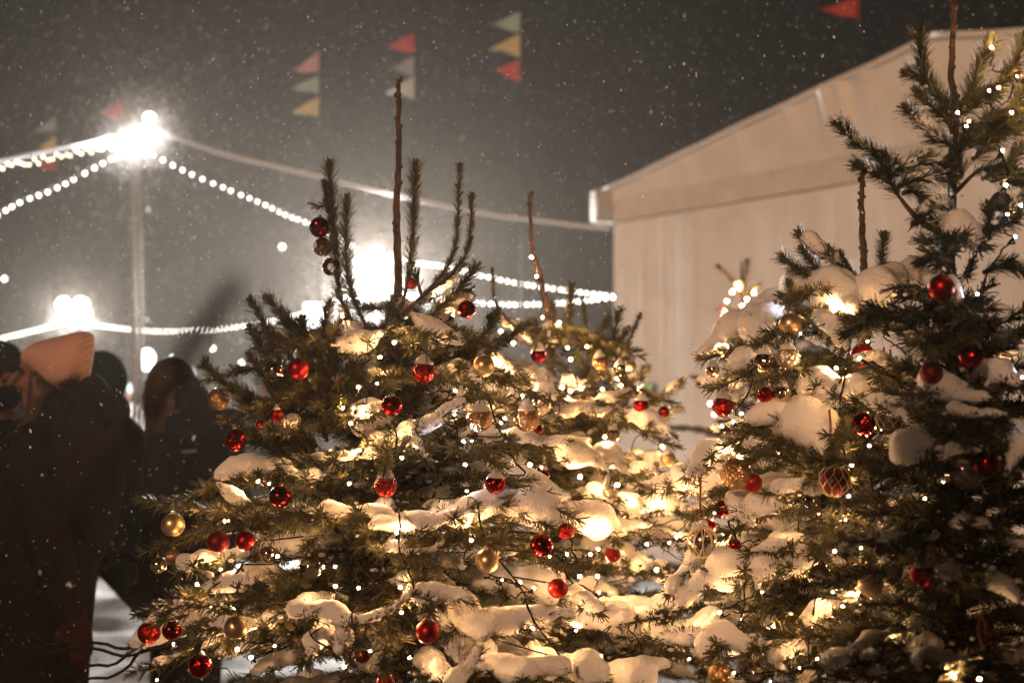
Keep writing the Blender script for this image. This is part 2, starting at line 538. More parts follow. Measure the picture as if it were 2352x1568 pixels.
            for q in tw:
                if RNG.random() < twigsnow:
                    l = arclen(q)[-1]; w = snow * RNG.uniform(.45, .8)
                    nn = max(2, int(l * .8 / (w * .5)))
                    for i in range(nn):
                        h = .05 + .75 * i / nn; b = q[min(6, int(h * 6))]
                        rr = w * (1 - .35 * h) * RNG.uniform(.8, 1.15)
                        c.append(b + UP * rr * .45); r.append((rr, rr, rr * .75))
            if into:
                into[1].ells(c, r); return
            sn = Geo().ells(c, r)
            so = part('snow', sn, 'snow', o)
            melt(so, voxel, 5)
        return None if into else o

    def grow(s, z0, z1, n, snow=.022, front=.8, rise=(10, -25), twig=.22, prob=.75, dens=None, reach=(.8, 1.05), into=None, spacing=.06, ph=0.):
        """Whorls of branches that fill the crown."""
        ga = 2.39996
        for i in range(n):
            f = (i + .5) / n; z = z0 + (z1 - z0) * f; az_ = ph + i * ga + RNG.uniform(-.3, .3)
            dv = np.array([math.cos(az_), math.sin(az_), 0])
            tc = -(dv[0] * s.x + dv[1] * s.y) / math.hypot(s.x, s.y)     # 1 = towards the viewer
            el = math.radians(rise[1] + (rise[0] - rise[1]) * f + RNG.uniform(-7, 7))
            zt = z + math.tan(el) * s.R(z)
            R_ = s.R(zt) * RNG.uniform(*reach) * (front if tc > .35 else 1.0)
            a = s.axis(z); tip = a + dv * R_ + UP * math.tan(el) * R_
            mid = a + dv * R_ * .55 + UP * (math.tan(el) * R_ * .55 + R_ * .07)
            s.branch([a + dv * .01, mid, tip], twig=twig * min(1, R_ / .4 + .2), snow=(snow * RNG.uniform(.7, 1.25) if RNG.random() < prob else 0), dens=dens, spacing=spacing, into=into)

    def inner(s, z0, z1, n, snow=.022, rise=(22, -14), reach=(.35, .85), prob=.62):
        """The countless inner sprays that close the crown, and the loose snow lying on them."""
        g = (Geo(), Geo())
        s.grow(z0, z1, n, snow, .9, rise, .2, prob, s.dens * .6, reach, g, .065, 1.1)
        o = part('inner_sprays', g[0], ('bark', s.needle, 'snow'), s.root); o['kind'] = 'stuff'
        so = part('loose_snow', g[1], 'snow', s.root); so['kind'] = 'stuff'
        melt(so, .009, 5)

    def limb(s, zone, pts, kk=(.7, 1.0), snow_px=0, from_trunk=True, dz=.0, twig=.14, **kw):
        """A branch seen in the photograph: leaves the trunk, then follows these spots on the crown."""
        n = len(pts); P = []
        for i, (x, y) in enumerate(pts):
            k = kk[0] + (kk[1] - kk[0]) * i / max(1, n - 1)
            P.append(s.surf(zone, x, y, k + .06))
        P = np.array(P)
        sn = zlen(zone, snow_px, np.linalg.norm(P[0] - EYE)) if snow_px else 0
        if sn: P[:, 2] -= sn * .45
        lo = .1
        if from_trunk:
            a = s.axis(P[0][2] + dz); v = P[0] - a
            L0 = np.linalg.norm(v)
            if L0 > .03:
                P = np.vstack([a, P]); lo = min(.6, L0 / (L0 + arclen(P[1:])[-1]))
        kw.setdefault('snow_lo', max(.02, lo * .7))
        return s.branch(P, snow=sn * {'r2': 1.45, 'z6': 1.4, 'r4': 1.35, 'r3': 1.4, 'z5': 1.3}.get(zone, 1.2), twig=twig, **kw)

    def shoot(s, zone, pts, d=None, twig=0., snow_px=0, lo=.0, nlen=None, from_trunk=False, **kw):
        """An upright tip seen against the sky, at a fixed depth."""
        d = d or s.d
        P = np.array([az(zone, x, y, d) for x, y in pts])
        kw['dens'] = kw.get('dens', 1000) * 2.6; kw.setdefault('w', .0030); kw.setdefault('r0', .0048); nlen = (nlen or s.nlen) * 1.18
        sn = zlen(zone, snow_px, d) if snow_px else 0
        if from_trunk:
            P = np.vstack([s.axis(P[0][2] - .05), P])
        return s.branch(P, twig=twig, snow=sn, needle_lo=lo, nlen=nlen, **kw)


TREES = {}


def build_trees():
    T1 = TREES['T1'] = Tree('spruce_tree', 915, 3.5, 180, [(2.45, .04), (1.9, .12), (1.8, .24), (1.6, .38), (1.4, .49), (1.2, .57), (1.0, .64), (.3, .82), (0, .85)],
                            'broad snow laden spruce with a tall bare brown leader, in front of the bright lamp')
    T1.trunk([az('v', 915, 720, 3.5), az('v', 912, 500, 3.5), az('v', 916, 330, 3.5), az('v', 914, 182, 3.5)], .045, knots=True)
    d = 3.5
    for zone, pts, kw in [
        ('z4', [(790, 1480), (640, 1150), (600, 850), (575, 520), (552, 190)], dict(lo=.1)),
        ('z4', [(585, 640), (540, 480), (520, 310)], dict(nlen=.016)),
        ('z4', [(860, 1420), (700, 1060), (668, 760), (676, 440)], dict(lo=.15)),
        ('z4', [(1010, 1380), (1090, 1050), (1130, 760), (1155, 195)], dict(lo=.25)),
        ('z4', [(1000, 1300), (1180, 1120), (1350, 940), (1440, 720), (1468, 190)], dict(lo=.3, nlen=.017)),
        ('z4', [(1040, 1250), (1220, 1090), (1400, 960), (1530, 750), (1550, 400)], dict(lo=.3, nlen=.017, snow_px=0)),
        ('z4', [(1090, 1330), (1260, 1240), (1430, 1090), (1570, 915)], dict(lo=.2)),
        ('z4', [(760, 1500), (520, 1420), (280, 1400), (20, 1330)], dict(twig=.06, snow_px=42, snow_lo=.35)),
        ('z4', [(650, 1560), (450, 1470), (290, 1310), (130, 1130)], dict(twig=.05, lo=.1)),
        ('z4', [(600, 1600), (440, 1500), (330, 1380), (215, 1240)], dict(twig=.0)),
        ('z4', [(300, 1560), (130, 1350), (10, 1150)], dict(twig=.04)),
        ('z4', [(500, 1640), (500, 1400), (545, 1170)], dict(nlen=.026, dens=1300)),
        ('z4', [(900, 1560), (930, 1350), (1000, 1130)], dict(twig=.05)),
        ('r1', [(60, 1010), (220, 800), (330, 640), (400, 500)], dict(twig=.08, nlen=.024, dens=1200)),
        ('r1', [(260, 900), (440, 740), (640, 600)], dict(twig=.07, nlen=.024, dens=1200)),
        ('z5', [(980, 1000), (700, 730), (560, 610), (330, 470), (190, 360), (85, 250)], dict(twig=.05, lo=.2)),
        ('z5', [(900, 1040), (760, 820), (690, 640), (600, 400), (450, 185)], dict(twig=.04)),
        ('z5', [(1000, 700), (1010, 500), (1040, 250), (1090, 60)], dict(twig=.10, dens=1000)),
        ('z5', [(1250, 700), (1220, 480), (1260, 260)], dict(twig=.10, dens=1000)),
        ('z5', [(1400, 620), (1440, 430), (1560, 230)], dict(twig=.10, dens=1000)),
        ('z5', [(980, 900), (820, 780), (740, 640)], dict(twig=.07, dens=1000)),
        ('z5', [(1900, 560), (2000, 380), (2120, 180)], dict(twig=.10, dens=1100)),
        ('z5', [(960, 960), (820, 620), (700, 330), (640, 70)], dict(twig=.07, nlen=.033, dens=850, w=.0044)),
        ('z5', [(900, 900), (720, 560), (600, 260), (490, 10)], dict(twig=.06, nlen=.033, dens=850, w=.0044)),
        ('z5', [(1060, 860), (960, 520), (890, 200), (860, -90)], dict(twig=.06, nlen=.033, dens=850, w=.0044)),
        ('z5', [(1150, 820), (1110, 480), (1120, 160), (1180, -60)], dict(twig=.07, nlen=.033, dens=850, w=.0044)),
        ('z5', [(1250, 820), (1300, 520), (1330, 260), (1400, 60)], dict(twig=.07, nlen=.033, dens=850, w=.0044)),
        ('z5', [(1380, 800), (1500, 520), (1600, 300), (1720, 90)], dict(twig=.07, nlen=.033, dens=850, w=.0044)),
        ('z5', [(1560, 760), (1720, 520), (1830, 330), (1960, 170)], dict(twig=.08, nlen=.033, dens=850, w=.0044)),
        ('z5', [(860, 960), (640, 740), (480, 560), (330, 440)], dict(twig=.06, nlen=.033, dens=850, w=.0044)),
        ('z5', [(1300, 900), (1180, 640), (1000, 420), (870, 330)], dict(twig=.08, nlen=.033, dens=850, w=.0044)),
        ('z5', [(1450, 900), (1390, 660), (1420, 420)], dict(twig=.08, nlen=.033, dens=850, w=.0044)),
        ('z5', [(850, 1040), (600, 900), (420, 800)], dict(twig=.08, nlen=.033, dens=850, w=.0044)),
        ('z5', [(1000, 1080), (820, 900), (620, 760)], dict(twig=.08, nlen=.033, dens=850, w=.0044)),
    ]:
        T1.shoot(zone, pts, d=3.36, **kw)
    for zone, pts, px, kw in [
        ('z4', [(1010, 1240), (1200, 1130), (1350, 1020), (1480, 880)], 42, dict(kk=(.3, .6), twig=0)),
        ('z4', [(1280, 1290), (1430, 1150), (1520, 1090)], 62, dict(kk=(.5, .9))),
        ('z4', [(1060, 1160), (1180, 1270), (1330, 1370), (1480, 1400)], 62, dict(kk=(.4, .95))),
        ('z4', [(650, 1300), (760, 1380)], 60, dict(kk=(.4, .8))),
        ('z4', [(1100, 1400), (1280, 1450)], 55, dict(kk=(.5, 1))),
        ('z4', [(640, 1460), (800, 1420), (930, 1330)], 60, dict(kk=(.6, .9))),
        ('r1', [(330, 850), (550, 960), (740, 1060), (870, 1170)], 66, dict(kk=(.6, 1.05))),
        ('r1', [(450, 1480), (600, 1490), (800, 1520), (960, 1500)], 60, dict(kk=(.75, 1.05))),
        ('z5', [(1500, 900), (1650, 790), (1900, 690), (2130, 530)], 72, dict(kk=(.7, 1.1))),
        ('z5', [(1500, 930), (1320, 960), (1150, 985), (950, 960)], 48, dict(kk=(.7, 1.1))),
        ('z5', [(1150, 1060), (1000, 1130), (850, 1120), (690, 1060)], 44, dict(kk=(.7, 1.1))),
        ('z5', [(1500, 1410), (1250, 1410), (1000, 1410), (880, 1400)], 50, dict(kk=(.75, 1.1))),
        ('z5', [(1480, 1500), (1800, 1520), (2050, 1450), (2240, 1350)], 62, dict(kk=(.8, 1.1))),
        ('z5', [(620, 1370), (420, 1380), (300, 1290), (190, 1200)], 62, dict(kk=(.8, 1.1))),
        ('z5', [(900, 640), (750, 720), (600, 740)], 40, dict(kk=(.5, 1.0))),
        ('z5', [(1700, 760), (1770, 830), (1850, 990)], 36, dict(kk=(.8, 1.1))),
        ('z5', [(1300, 640), (1440, 600)], 60, dict(kk=(.6, 1.0))),
        ('r2', [(60, 460), (250, 380), (450, 370), (650, 430), (770, 490)], 78, dict(kk=(.85, 1.15), flat=.9)),
        ('r2', [(380, 270), (550, 290), (700, 310), (850, 310)], 66, dict(kk=(.7, 1.05))),
        ('r2', [(860, 490), (1050, 540), (1200, 530), (1330, 510)], 64, dict(kk=(.85, 1.1))),
        ('z6', [(850, 890), (1050, 920), (1300, 990), (1550, 960), (1720, 850), (1830, 750)], 58, dict(kk=(.95, 1.1))),
        ('z6', [(1880, 790), (1990, 750), (2180, 770), (2340, 810)], 70, dict(kk=(.95, 1.1))),
        ('z6', [(1700, 390), (1900, 420), (2090, 340)], 46, dict(kk=(.95, 1.1))),
        ('z6', [(240, 680), (350, 690), (480, 670)], 66, dict(kk=(.95, 1.1))),
        ('z6', [(10, 480), (100, 590), (180, 680)], 44, dict(kk=(1.0, 1.05))),
        ('z6', [(1050, 1150), (980, 1250), (930, 1320)], 74, dict(kk=(.95, 1.1))),
        ('z6', [(420, 1050), (250, 1000), (60, 1060)], 50, dict(kk=(1.0, 1.1))),
        ('z6', [(1250, 1160), (1200, 1250)], 70, dict(kk=(1.0, 1.1))),
        ('r2', [(150, 1160), (400, 1170), (600, 1090), (800, 1090)], 84, dict(kk=(.9, 1.1), flat=.9)),
        ('r2', [(760, 960), (900, 1000), (1020, 1060)], 74, dict(kk=(.85, 1.05))),
        ('r2', [(980, 1130), (1100, 1130), (1190, 1100)], 78, dict(kk=(.9, 1.1))),
        ('r2', [(420, 1480), (600, 1440), (780, 1450)], 80, dict(kk=(1.0, 1.12))),
        ('r2', [(820, 1480), (950, 1440), (1040, 1510)], 80, dict(kk=(1.0, 1.12))),
        ('r2', [(0, 1540), (120, 1490), (220, 1340)], 52, dict(kk=(1.0, 1.1))),
        ('r2', [(1130, 1550), (1300, 1450), (1460, 1430)], 70, dict(kk=(1.0, 1.15))),
        ('z3', [(2000, 330), (1700, 270), (1350, 240), (1040, 190)], 0, dict(kk=(.7, 1.1), twig=.16)),
        ('z3', [(1900, 900), (1600, 960), (1200, 1100)], 30, dict(kk=(.8, 1.1))),
        ('z3', [(1700, 1250), (1350, 1350), (1000, 1480)], 32, dict(kk=(.8, 1.12))),
    ]:
        T1.limb(zone, pts, snow_px=px, **kw)
    T1.grow(.35, .95, 7, .028, twig=.26, dens=900)
    T1.grow(.98, 1.66, 22, .037, front=.82, rise=(28, -14), twig=.24, prob=.9)
    T1.inner(.40, 1.68, 140, reach=(.35, .88))

    T2 = TREES['T2'] = Tree('spruce_tree', 1265, 4.4, 450, [(2.3, .03), (1.85, .09), (1.75, .22), (1.6, .36), (1.45, .44), (1.2, .52), (.8, .62), (0, .75)],
                            'slimmer spruce behind the broad one, with a crooked leader wound with lights')
    T2.trunk([az('r1', 850, 760, 4.4), az('r1', 800, 430, 4.4), az('r1', 750, 180, 4.4), az('r1', 690, -60, 4.4), az('r7', 1960, 1360, 4.4)], .04, knots=True)
    for zone, pts, kw in [
        ('r1', [(950, 760), (985, 520), (1005, 290)], dict(nlen=.026, dens=1500)),
        ('r1', [(1160, 900), (1130, 700), (1095, 385)], dict(nlen=.015)),
        ('r1', [(1130, 900), (1200, 740), (1290, 560)], dict(dens=1100)),
        ('r1', [(1230, 900), (1330, 740), (1390, 490)], dict(dens=1000)),
        ('r1', [(1270, 930), (1350, 800), (1445, 650)], dict()),
        ('r1', [(1330, 930), (1450, 760), (1555, 520)], dict(nlen=.017)),
        ('r1', [(1380, 1350), (1430, 1230), (1490, 1090), (1600, 955)], dict(dens=1100)),
        ('r1', [(1560, 1270), (1700, 1190), (1880, 1060)], dict(snow_px=32, twig=.03)),
        ('r1', [(1650, 1340), (1760, 1310), (1860, 1265)], dict(twig=.03)),
        ('r1', [(620, 680), (460, 510), (390, 380), (372, 145)], dict(nlen=.012, lo=.1)),
        ('r1', [(800, 760), (740, 660), (715, 580)], dict()),
        ('r1', [(920, 760), (870, 600), (850, 440)], dict()),
        ('r1', [(1000, 980), (900, 900), (830, 890)], dict(twig=.08, dens=1000)),
        ('r1', [(1200, 1080), (1130, 960), (1060, 860)], dict(twig=.08, dens=1000)),
        ('r1', [(1330, 1060), (1270, 960), (1240, 840)], dict(twig=.06, dens=1000)),
    ]:
        T2.shoot(zone, pts, d=4.25, **kw)
    for zone, pts, px, kw in [
        ('r1', [(760, 740), (620, 650), (500, 560)], 42, dict(kk=(.5, 1.0), twig=.04)),
        ('r1', [(850, 640), (840, 690)], 62, dict(kk=(.3, .6))),
        ('r1', [(960, 1270), (1080, 1230), (1200, 1290), (1350, 1250)], 60, dict(kk=(.9, 1.05))),
        ('r1', [(1240, 1190), (1400, 1150), (1490, 1060)], 36, dict(kk=(.8, 1.0))),
        ('r1', [(1070, 1080), (1130, 1060)], 58, dict(kk=(.8, 1.0))),
        ('r1', [(1480, 1320), (1650, 1370), (1820, 1450)], 60, dict(kk=(.9, 1.1))),
        ('r1', [(830, 1330), (900, 1340), (960, 1370)], 62, dict(kk=(.9, 1.0))),
        ('r2', [(850, 60), (1000, 70), (1050, 140)], 58, dict(kk=(.9, 1.05))),
        ('r2', [(1090, 70), (1180, 160)], 44, dict(kk=(.9, 1.05))),
        ('r2', [(1040, 330), (1130, 410)], 34, dict(kk=(.9, 1.05))),
        ('r2', [(1250, 420), (1330, 440)], 50, dict(kk=(.9, 1.05))),
        ('r2', [(1330, 150), (1400, 190)], 36, dict(kk=(.9, 1.05))),
        ('r2', [(1500, 400), (1560, 420)], 46, dict(kk=(.9, 1.05))),
        ('r2', [(1260, 780), (1320, 790)], 42, dict(kk=(.8, .95))),
        ('r2', [(1400, 810), (1470, 790)], 42, dict(kk=(.8, .95))),
        ('r2', [(1500, 600), (1560, 640)], 42, dict(kk=(.8, .95))),
    ]:
        T2.limb(zone, pts, snow_px=px, **kw)
    T2.grow(.35, .85, 6, .026, twig=.26, dens=800)
    T2.grow(.9, 1.62, 36, .028, front=.85, rise=(34, -12), twig=.24, prob=.9)
    T2.inner(.45, 1.64, 120, rise=(30, -12), reach=(.4, .95))

    T3 = TREES['T3'] = Tree('spruce_tree', 1985, 3.5, 395, [(2.2, .03), (1.95, .10), (1.86, .24), (1.75, .38), (1.6, .44), (1.4, .50), (1.1, .58), (.8, .66), (0, .8)],
                            'spruce with deep snow pillows and a thin bare leader standing before the white tent wall')
    T3.trunk([az('v', 1985, 640, 3.5), az('v', 1983, 560, 3.5), az('v', 1979, 470, 3.5), az('v', 1980, 396, 3.5)], .04, knots=True)
    for zone, pts, kw in [
        ('r3', [(1180, 350), (1060, 260), (940, 170), (825, 75)], dict(snow_px=48, twig=.04, snow_lo=.3)),
        ('r3', [(900, 355), (810, 290), (715, 225)], dict()),
        ('r3', [(1000, 360), (930, 290), (840, 175)], dict()),
        ('r3', [(1140, 300), (1100, 240), (1070, 180)], dict(nlen=.014)),
        ('r3', [(1330, 350), (1330, 220), (1338, 85)], dict(nlen=.024, dens=1300)),
        ('r3', [(815, 640), (790, 520), (745, 375)], dict(nlen=.02, dens=1200)),
        ('r3', [(700, 600), (620, 640), (540, 610)], dict()),
    ]:
        T3.shoot(zone, pts, d=3.3, **kw)
    for zone, pts, px, kw in [
        ('r3', [(900, 410), (700, 450), (540, 560), (360, 680), (200, 800)], 56, dict(kk=(.7, 1.08), twig=.06, lump=.12)),
        ('r3', [(830, 440), (980, 440), (1130, 500)], 100, dict(kk=(.75, .95), flat=.95, twig=.06, snow_lo=.35, lump=.12)),
        ('r3', [(1230, 480), (1400, 370), (1580, 290)], 82, dict(kk=(.8, .75), flat=.95, twig=.05, snow_lo=.3, lump=.15)),
        ('r3', [(940, 590), (1030, 650), (1080, 760)], 50, dict(kk=(.9, 1.08), twig=.05)),
        ('r3', [(640, 600), (560, 660), (520, 730)], 66, dict(kk=(.8, 1.0))),
        ('r3', [(520, 860), (400, 890), (290, 980)], 54, dict(kk=(.9, 1.1), nlen=.026)),
        ('r3', [(560, 1020), (480, 1040), (400, 1090)], 46, dict(kk=(.8, 1.0))),
        ('r3', [(870, 1170), (680, 1190), (500, 1220)], 64, dict(kk=(.85, 1.1))),
        ('r3', [(760, 1260), (940, 1310), (1000, 1430)], 88, dict(kk=(.8, 1.1))),
        ('r3', [(900, 1020), (1060, 970)], 80, dict(kk=(.7, .95))),
        ('r3', [(1150, 1040), (1300, 1010), (1430, 1060)], 66, dict(kk=(.95, 1.1))),
        ('r3', [(1310, 1030), (1390, 1065)], 56, dict(kk=(1.0, 1.1))),
        ('r3', [(330, 1400), (220, 1470), (110, 1570)], 52, dict(kk=(.9, 1.1))),
        ('r3', [(960, 1510), (800, 1400), (600, 1320), (350, 1290)], 0, dict(kk=(.9, 1.12), twig=.16, nlen=.026)),
        ('r3', [(940, 1560), (700, 1460), (430, 1410)], 0, dict(kk=(.9, 1.12), twig=.16, nlen=.026)),
        ('r3', [(1000, 1130), (920, 1150)], 60, dict(kk=(.7, .9))),
        ('r3', [(700, 1010), (620, 960)], 60, dict(kk=(.7, .9))),
        ('r2', [(1750, 720), (1600, 800), (1480, 950)], 52, dict(kk=(.9, 1.08))),
        ('r2', [(1800, 880), (1600, 990), (1450, 1140)], 56, dict(kk=(.92, 1.1))),
        ('r2', [(1500, 260), (1560, 220), (1700, 130)], 52, dict(kk=(.9, 1.05))),
        ('r2', [(1200, 1060), (1300, 1120), (1440, 1110)], 46, dict(kk=(1.0, 1.1))),
        ('r2', [(1250, 1200), (1400, 1220), (1650, 1220)], 58, dict(kk=(.95, 1.12))),
        ('r4', [(680, 650), (800, 660), (930, 690)], 42, dict(kk=(.9, 1.1))),
        ('r4', [(400, 780), (550, 790), (720, 800)], 62, dict(kk=(.9, 1.08))),
        ('r4', [(640, 830), (590, 940)], 58, dict(kk=(1.0, 1.1))),
        ('r4', [(850, 790), (1000, 710)], 58, dict(kk=(.95, 1.08))),
        ('r4', [(520, 330), (450, 400), (540, 470)], 76, dict(kk=(.9, 1.05))),
        ('r4', [(560, 400), (720, 410), (870, 410)], 50, dict(kk=(.9, 1.05))),
        ('r4', [(300, 1350), (400, 1270), (570, 1390)], 66, dict(kk=(1.0, 1.12))),
        ('r4', [(20, 1240), (150, 1260)], 70, dict(kk=(1.0, 1.1))),
        ('r4', [(760, 280), (880, 230)], 50, dict(kk=(.9, 1.05))),
        ('r4', [(740, 1370), (790, 1480)], 54, dict(kk=(1.0, 1.1))),
        ('r4', [(950, 1130), (900, 1190)], 46, dict(kk=(1.0, 1.1))),
        ('r4', [(600, 1290), (720, 1270)], 36, dict(kk=(1.0, 1.1))),
    ]:
        T3.limb(zone, pts, snow_px=px, **kw)
    T3.grow(.35, .9, 6, .026, twig=.26, dens=900)
    T3.grow(.95, 1.66, 36, .034, front=.82, rise=(16, -14), twig=.24, prob=.85)
    T3.inner(.55, 1.66, 100, reach=(.35, .88))

    T4 = TREES['T4'] = Tree('spruce_tree', 2195, 2.75, -30, [(2.5, .03), (2.35, .08), (2.1, .14), (1.9, .17), (1.7, .22), (1.4, .31), (1.0, .40), (0, .55)],
                            'dark spruce nearest the viewer, with upswept top branches against the tent gable', needle='dark_needles', nlen=.029, dens=950)
    T4.trunk([az('v', 2185, 620, 2.75), az('v', 2188, 420, 2.75), az('r5', 905, 700, 2.75), az('r5', 893, 480, 2.75), az('r5', 905, 100, 2.75), az('r5', 912, -140, 2.75)], .036, knots=True)
    for zone, pts, kw in [
        ('r5', [(900, 830), (830, 640), (730, 500), (640, 460)], dict(twig=.05)),
        ('r5', [(800, 620), (720, 450), (690, 225)], dict(dens=1000)),
        ('r5', [(890, 760), (800, 690), (690, 590)], dict(snow_px=22)),
        ('r5', [(900, 920), (800, 850), (700, 760), (625, 690)], dict(snow_px=42, snow_lo=.2, twig=.03)),
        ('r5', [(1010, 1500), (760, 1420), (640, 1320), (540, 1190), (480, 1090)], dict(lo=.75, twig=0, r0=.011)),
        ('r5', [(500, 1130), (420, 1080), (320, 1040)], dict(snow_px=30, twig=.03)),
        ('r5', [(500, 1100), (410, 960), (300, 890), (195, 785)], dict(snow_px=40, twig=.03)),
        ('r5', [(500, 1110), (560, 1060), (700, 1010), (850, 1020)], dict(snow_px=44, twig=.03)),
        ('r5', [(540, 1180), (640, 1130), (760, 1110), (880, 1110)], dict(snow_px=40, twig=.03)),
        ('r5', [(500, 1120), (520, 1040), (480, 980)], dict(snow_px=36)),
        ('r5', [(580, 1210), (650, 1200), (710, 1240)], dict()),
        ('r5', [(920, 860), (960, 640), (1120, 590), (1240, 480), (1330, 260)], dict(twig=.05, lo=.2)),
        ('r5', [(1000, 640), (1060, 430), (1130, 270)], dict()),
        ('r5', [(950, 900), (1120, 760), (1250, 700), (1345, 540)], dict(twig=.04)),
        ('r5', [(1000, 920), (1200, 800), (1380, 650)], dict(twig=.05, dens=1000)),
        ('r5', [(1020, 1000), (1180, 860), (1400, 760)], dict(twig=.05)),
        ('r5', [(1080, 1120), (1230, 1050), (1310, 945)], dict()),
        ('r5', [(1100, 1480), (960, 1450), (840, 1400), (740, 1345)], dict(snow_px=50, twig=.04)),
        ('r5', [(1060, 1470), (1200, 1400), (1345, 1250)], dict(snow_px=36, twig=.05)),
        ('r5', [(940, 1340), (800, 1270), (690, 1370)], dict(snow_px=40, twig=.03)),
        ('r5', [(960, 1100), (930, 950), (1000, 820)], dict(twig=.05)),
        ('r5', [(1130, 1500), (1130, 1360), (1130, 1310)], dict(nlen=.026, dens=1400)),
        ('r3', [(1850, 300), (1860, 340), (1890, 250)], dict(nlen=.018, snow_px=30)),
        ('r3', [(1960, 310), (2080, 270), (2216, 300)], dict(snow_px=40, twig=.06)),
        ('r3', [(1750, 260), (1660, 220), (1590, 240)], dict(twig=.06)),
        ('r3', [(1600, 620), (1400, 590), (1250, 610), (1110, 690)], dict(twig=.16, dens=1000)),
    ]:
        T4.shoot(zone, pts, d=2.72, **kw)
    for zone, pts, px, kw in [
        ('r3', [(1780, 30), (1880, 80), (1930, 130)], 58, dict(kk=(.3, .7))),
        ('r3', [(1660, 1030), (1850, 1060), (2010, 1090)], 62, dict(kk=(.8, 1.1))),
        ('r3', [(2090, 970), (2210, 990)], 62, dict(kk=(.8, 1.1))),
        ('r3', [(1470, 1450), (1560, 1410), (1650, 1490)], 50, dict(kk=(.95, 1.1), lump=.5)),
        ('r3', [(1780, 1440), (1900, 1460)], 56, dict(kk=(1.0, 1.05))),
        ('r3', [(1780, 1170), (1900, 1190), (2080, 1190)], 44, dict(kk=(.9, 1.1))),
        ('r3', [(2210, 1350), (2140, 1450), (2110, 1560)], 52, dict(kk=(.95, 1.1))),
        ('r3', [(1640, 360), (1820, 470)], 54, dict(kk=(.5, .9))),
        ('r4', [(1650, 1410), (1850, 1420), (2010, 1370)], 44, dict(kk=(1.0, 1.15), lump=.5)),
        ('r4', [(1950, 520), (2080, 500), (2160, 560)], 40, dict(kk=(.95, 1.1))),
        ('r4', [(1700, 620), (1830, 560)], 34, dict(kk=(.9, 1.05))),
        ('r4', [(1080, 1440), (1250, 1400), (1400, 1340)], 44, dict(kk=(1.0, 1.2))),
        ('r4', [(1400, 620), (1500, 600), (1620, 540)], 34, dict(kk=(1.0, 1.1))),
        ('r4', [(1850, 850), (1900, 890)], 44, dict(kk=(1.0, 1.1))),
        ('r4', [(1380, 1480), (1500, 1420)], 46, dict(kk=(1.05, 1.15), lump=.5)),
        ('r4', [(1750, 1540), (1800, 1480)], 44, dict(kk=(1.1, 1.15))),
        ('r4', [(2200, 900), (2330, 1060)], 44, dict(kk=(.9, 1.1))),
    ]:
        T4.limb(zone, pts, snow_px=px, **kw)
    T4.grow(.35, .85, 6, .020, twig=.22, dens=900)
    T4.grow(.9, 1.74, 42, .016, front=1.0, rise=(28, -6), twig=.2, prob=.4)
    T4.inner(.7, 1.76, 110, .014, (28, -6), prob=.25)

    T5 = TREES['T5'] = Tree('spruce_tree', 1705, 7.5, 600, [(2.4, .03), (2.2, .07), (1.95, .22), (1.7, .33), (1.4, .46), (.8, .66), (0, .8)],
                            'small lit spruce standing far back against the tent wall', dens=900, nlen=.028)
    T5.trunk(None, .04)
    for pts in ([(1700, 680), (1680, 640), (1650, 612)], [(1702, 690), (1712, 640), (1716, 600)], [(1705, 700), (1722, 670), (1740, 655)]):
        T5.shoot('v', pts, lo=.1)
    T5.grow(.5, 2.2, 34, .022, rise=(35, -8), twig=.2, prob=.5)
# ------------------------------------------------------------------ baubles
UM = {}


def unit_meshes():
    UM['ball'] = {}
    g = Geo().tube(np.array([[0, 0, .93], [0, 0, 1.2]]), [.19, .17], 12); UM['cap'] = g.mesh('cap', 'cap_gold')
    th = np.linspace(0, 2 * math.pi, 17)
    g = Geo().tube(np.stack([np.cos(th) * .10, th * 0, 1.29 + np.sin(th) * .10], 1), .022, 5)
    g.tube(np.array([[0, 0, 1.38], [.03, .02, 1.7], [0, 0, 2.05]]), .014, 4)
    UM['loop'] = g.mesh('loop', 'thread')
    UM['caps'] = []
    for k in range(4):
        r = np.random.default_rng(k + 40); g = Geo()
        hgt = (.62, .85, .7, 1.0)[k]
        for i in range(6):
            f = i / 5; w = (.80, .86, .76, .72)[k] * (1 - .60 * f)
            g.ell((r.normal(0, .05), r.normal(0, .05), .80 + hgt * f), (w, w, .30), 2)
        for i in range(4):
            a = r.uniform(0, 6.28); g.ell((math.cos(a) * .45, math.sin(a) * .45, .86), (.24, .24, .17), 1)
        UM['caps'].append(g)
    g = Geo()
    for k in range(10):                                   # open leaf work laid round the ball
        for s in (-1, 1):
            t = np.linspace(-1.15, 1.25, 14); lon = k * math.pi / 5 + s * .30 * np.cos(t * 1.28) ** 1
            p = np.stack([np.cos(t) * np.cos(lon), np.cos(t) * np.sin(lon), np.sin(t)], 1) * 1.02
            g.tube(p, .05, 5)
    UM['lattice'] = g
    g = Geo()
    for k in range(9):
        for s in (-1, 1):
            t = np.linspace(-1.3, 1.3, 18); lon = k * 2 * math.pi / 9 + s * .36 * np.sin(t * 2.4)
            p = np.stack([np.cos(t) * np.cos(lon), np.cos(t) * np.sin(lon), np.sin(t)], 1) * 1.02
            g.tube(p, .035, 5)
    UM['diamond'] = g


SHAPE = {}


def ball_mesh(kind):
    if kind not in SHAPE:
        SHAPE[kind] = Geo().ell((0, 0, 0), 1, 4).mesh('ball', kind)
    return SHAPE[kind]


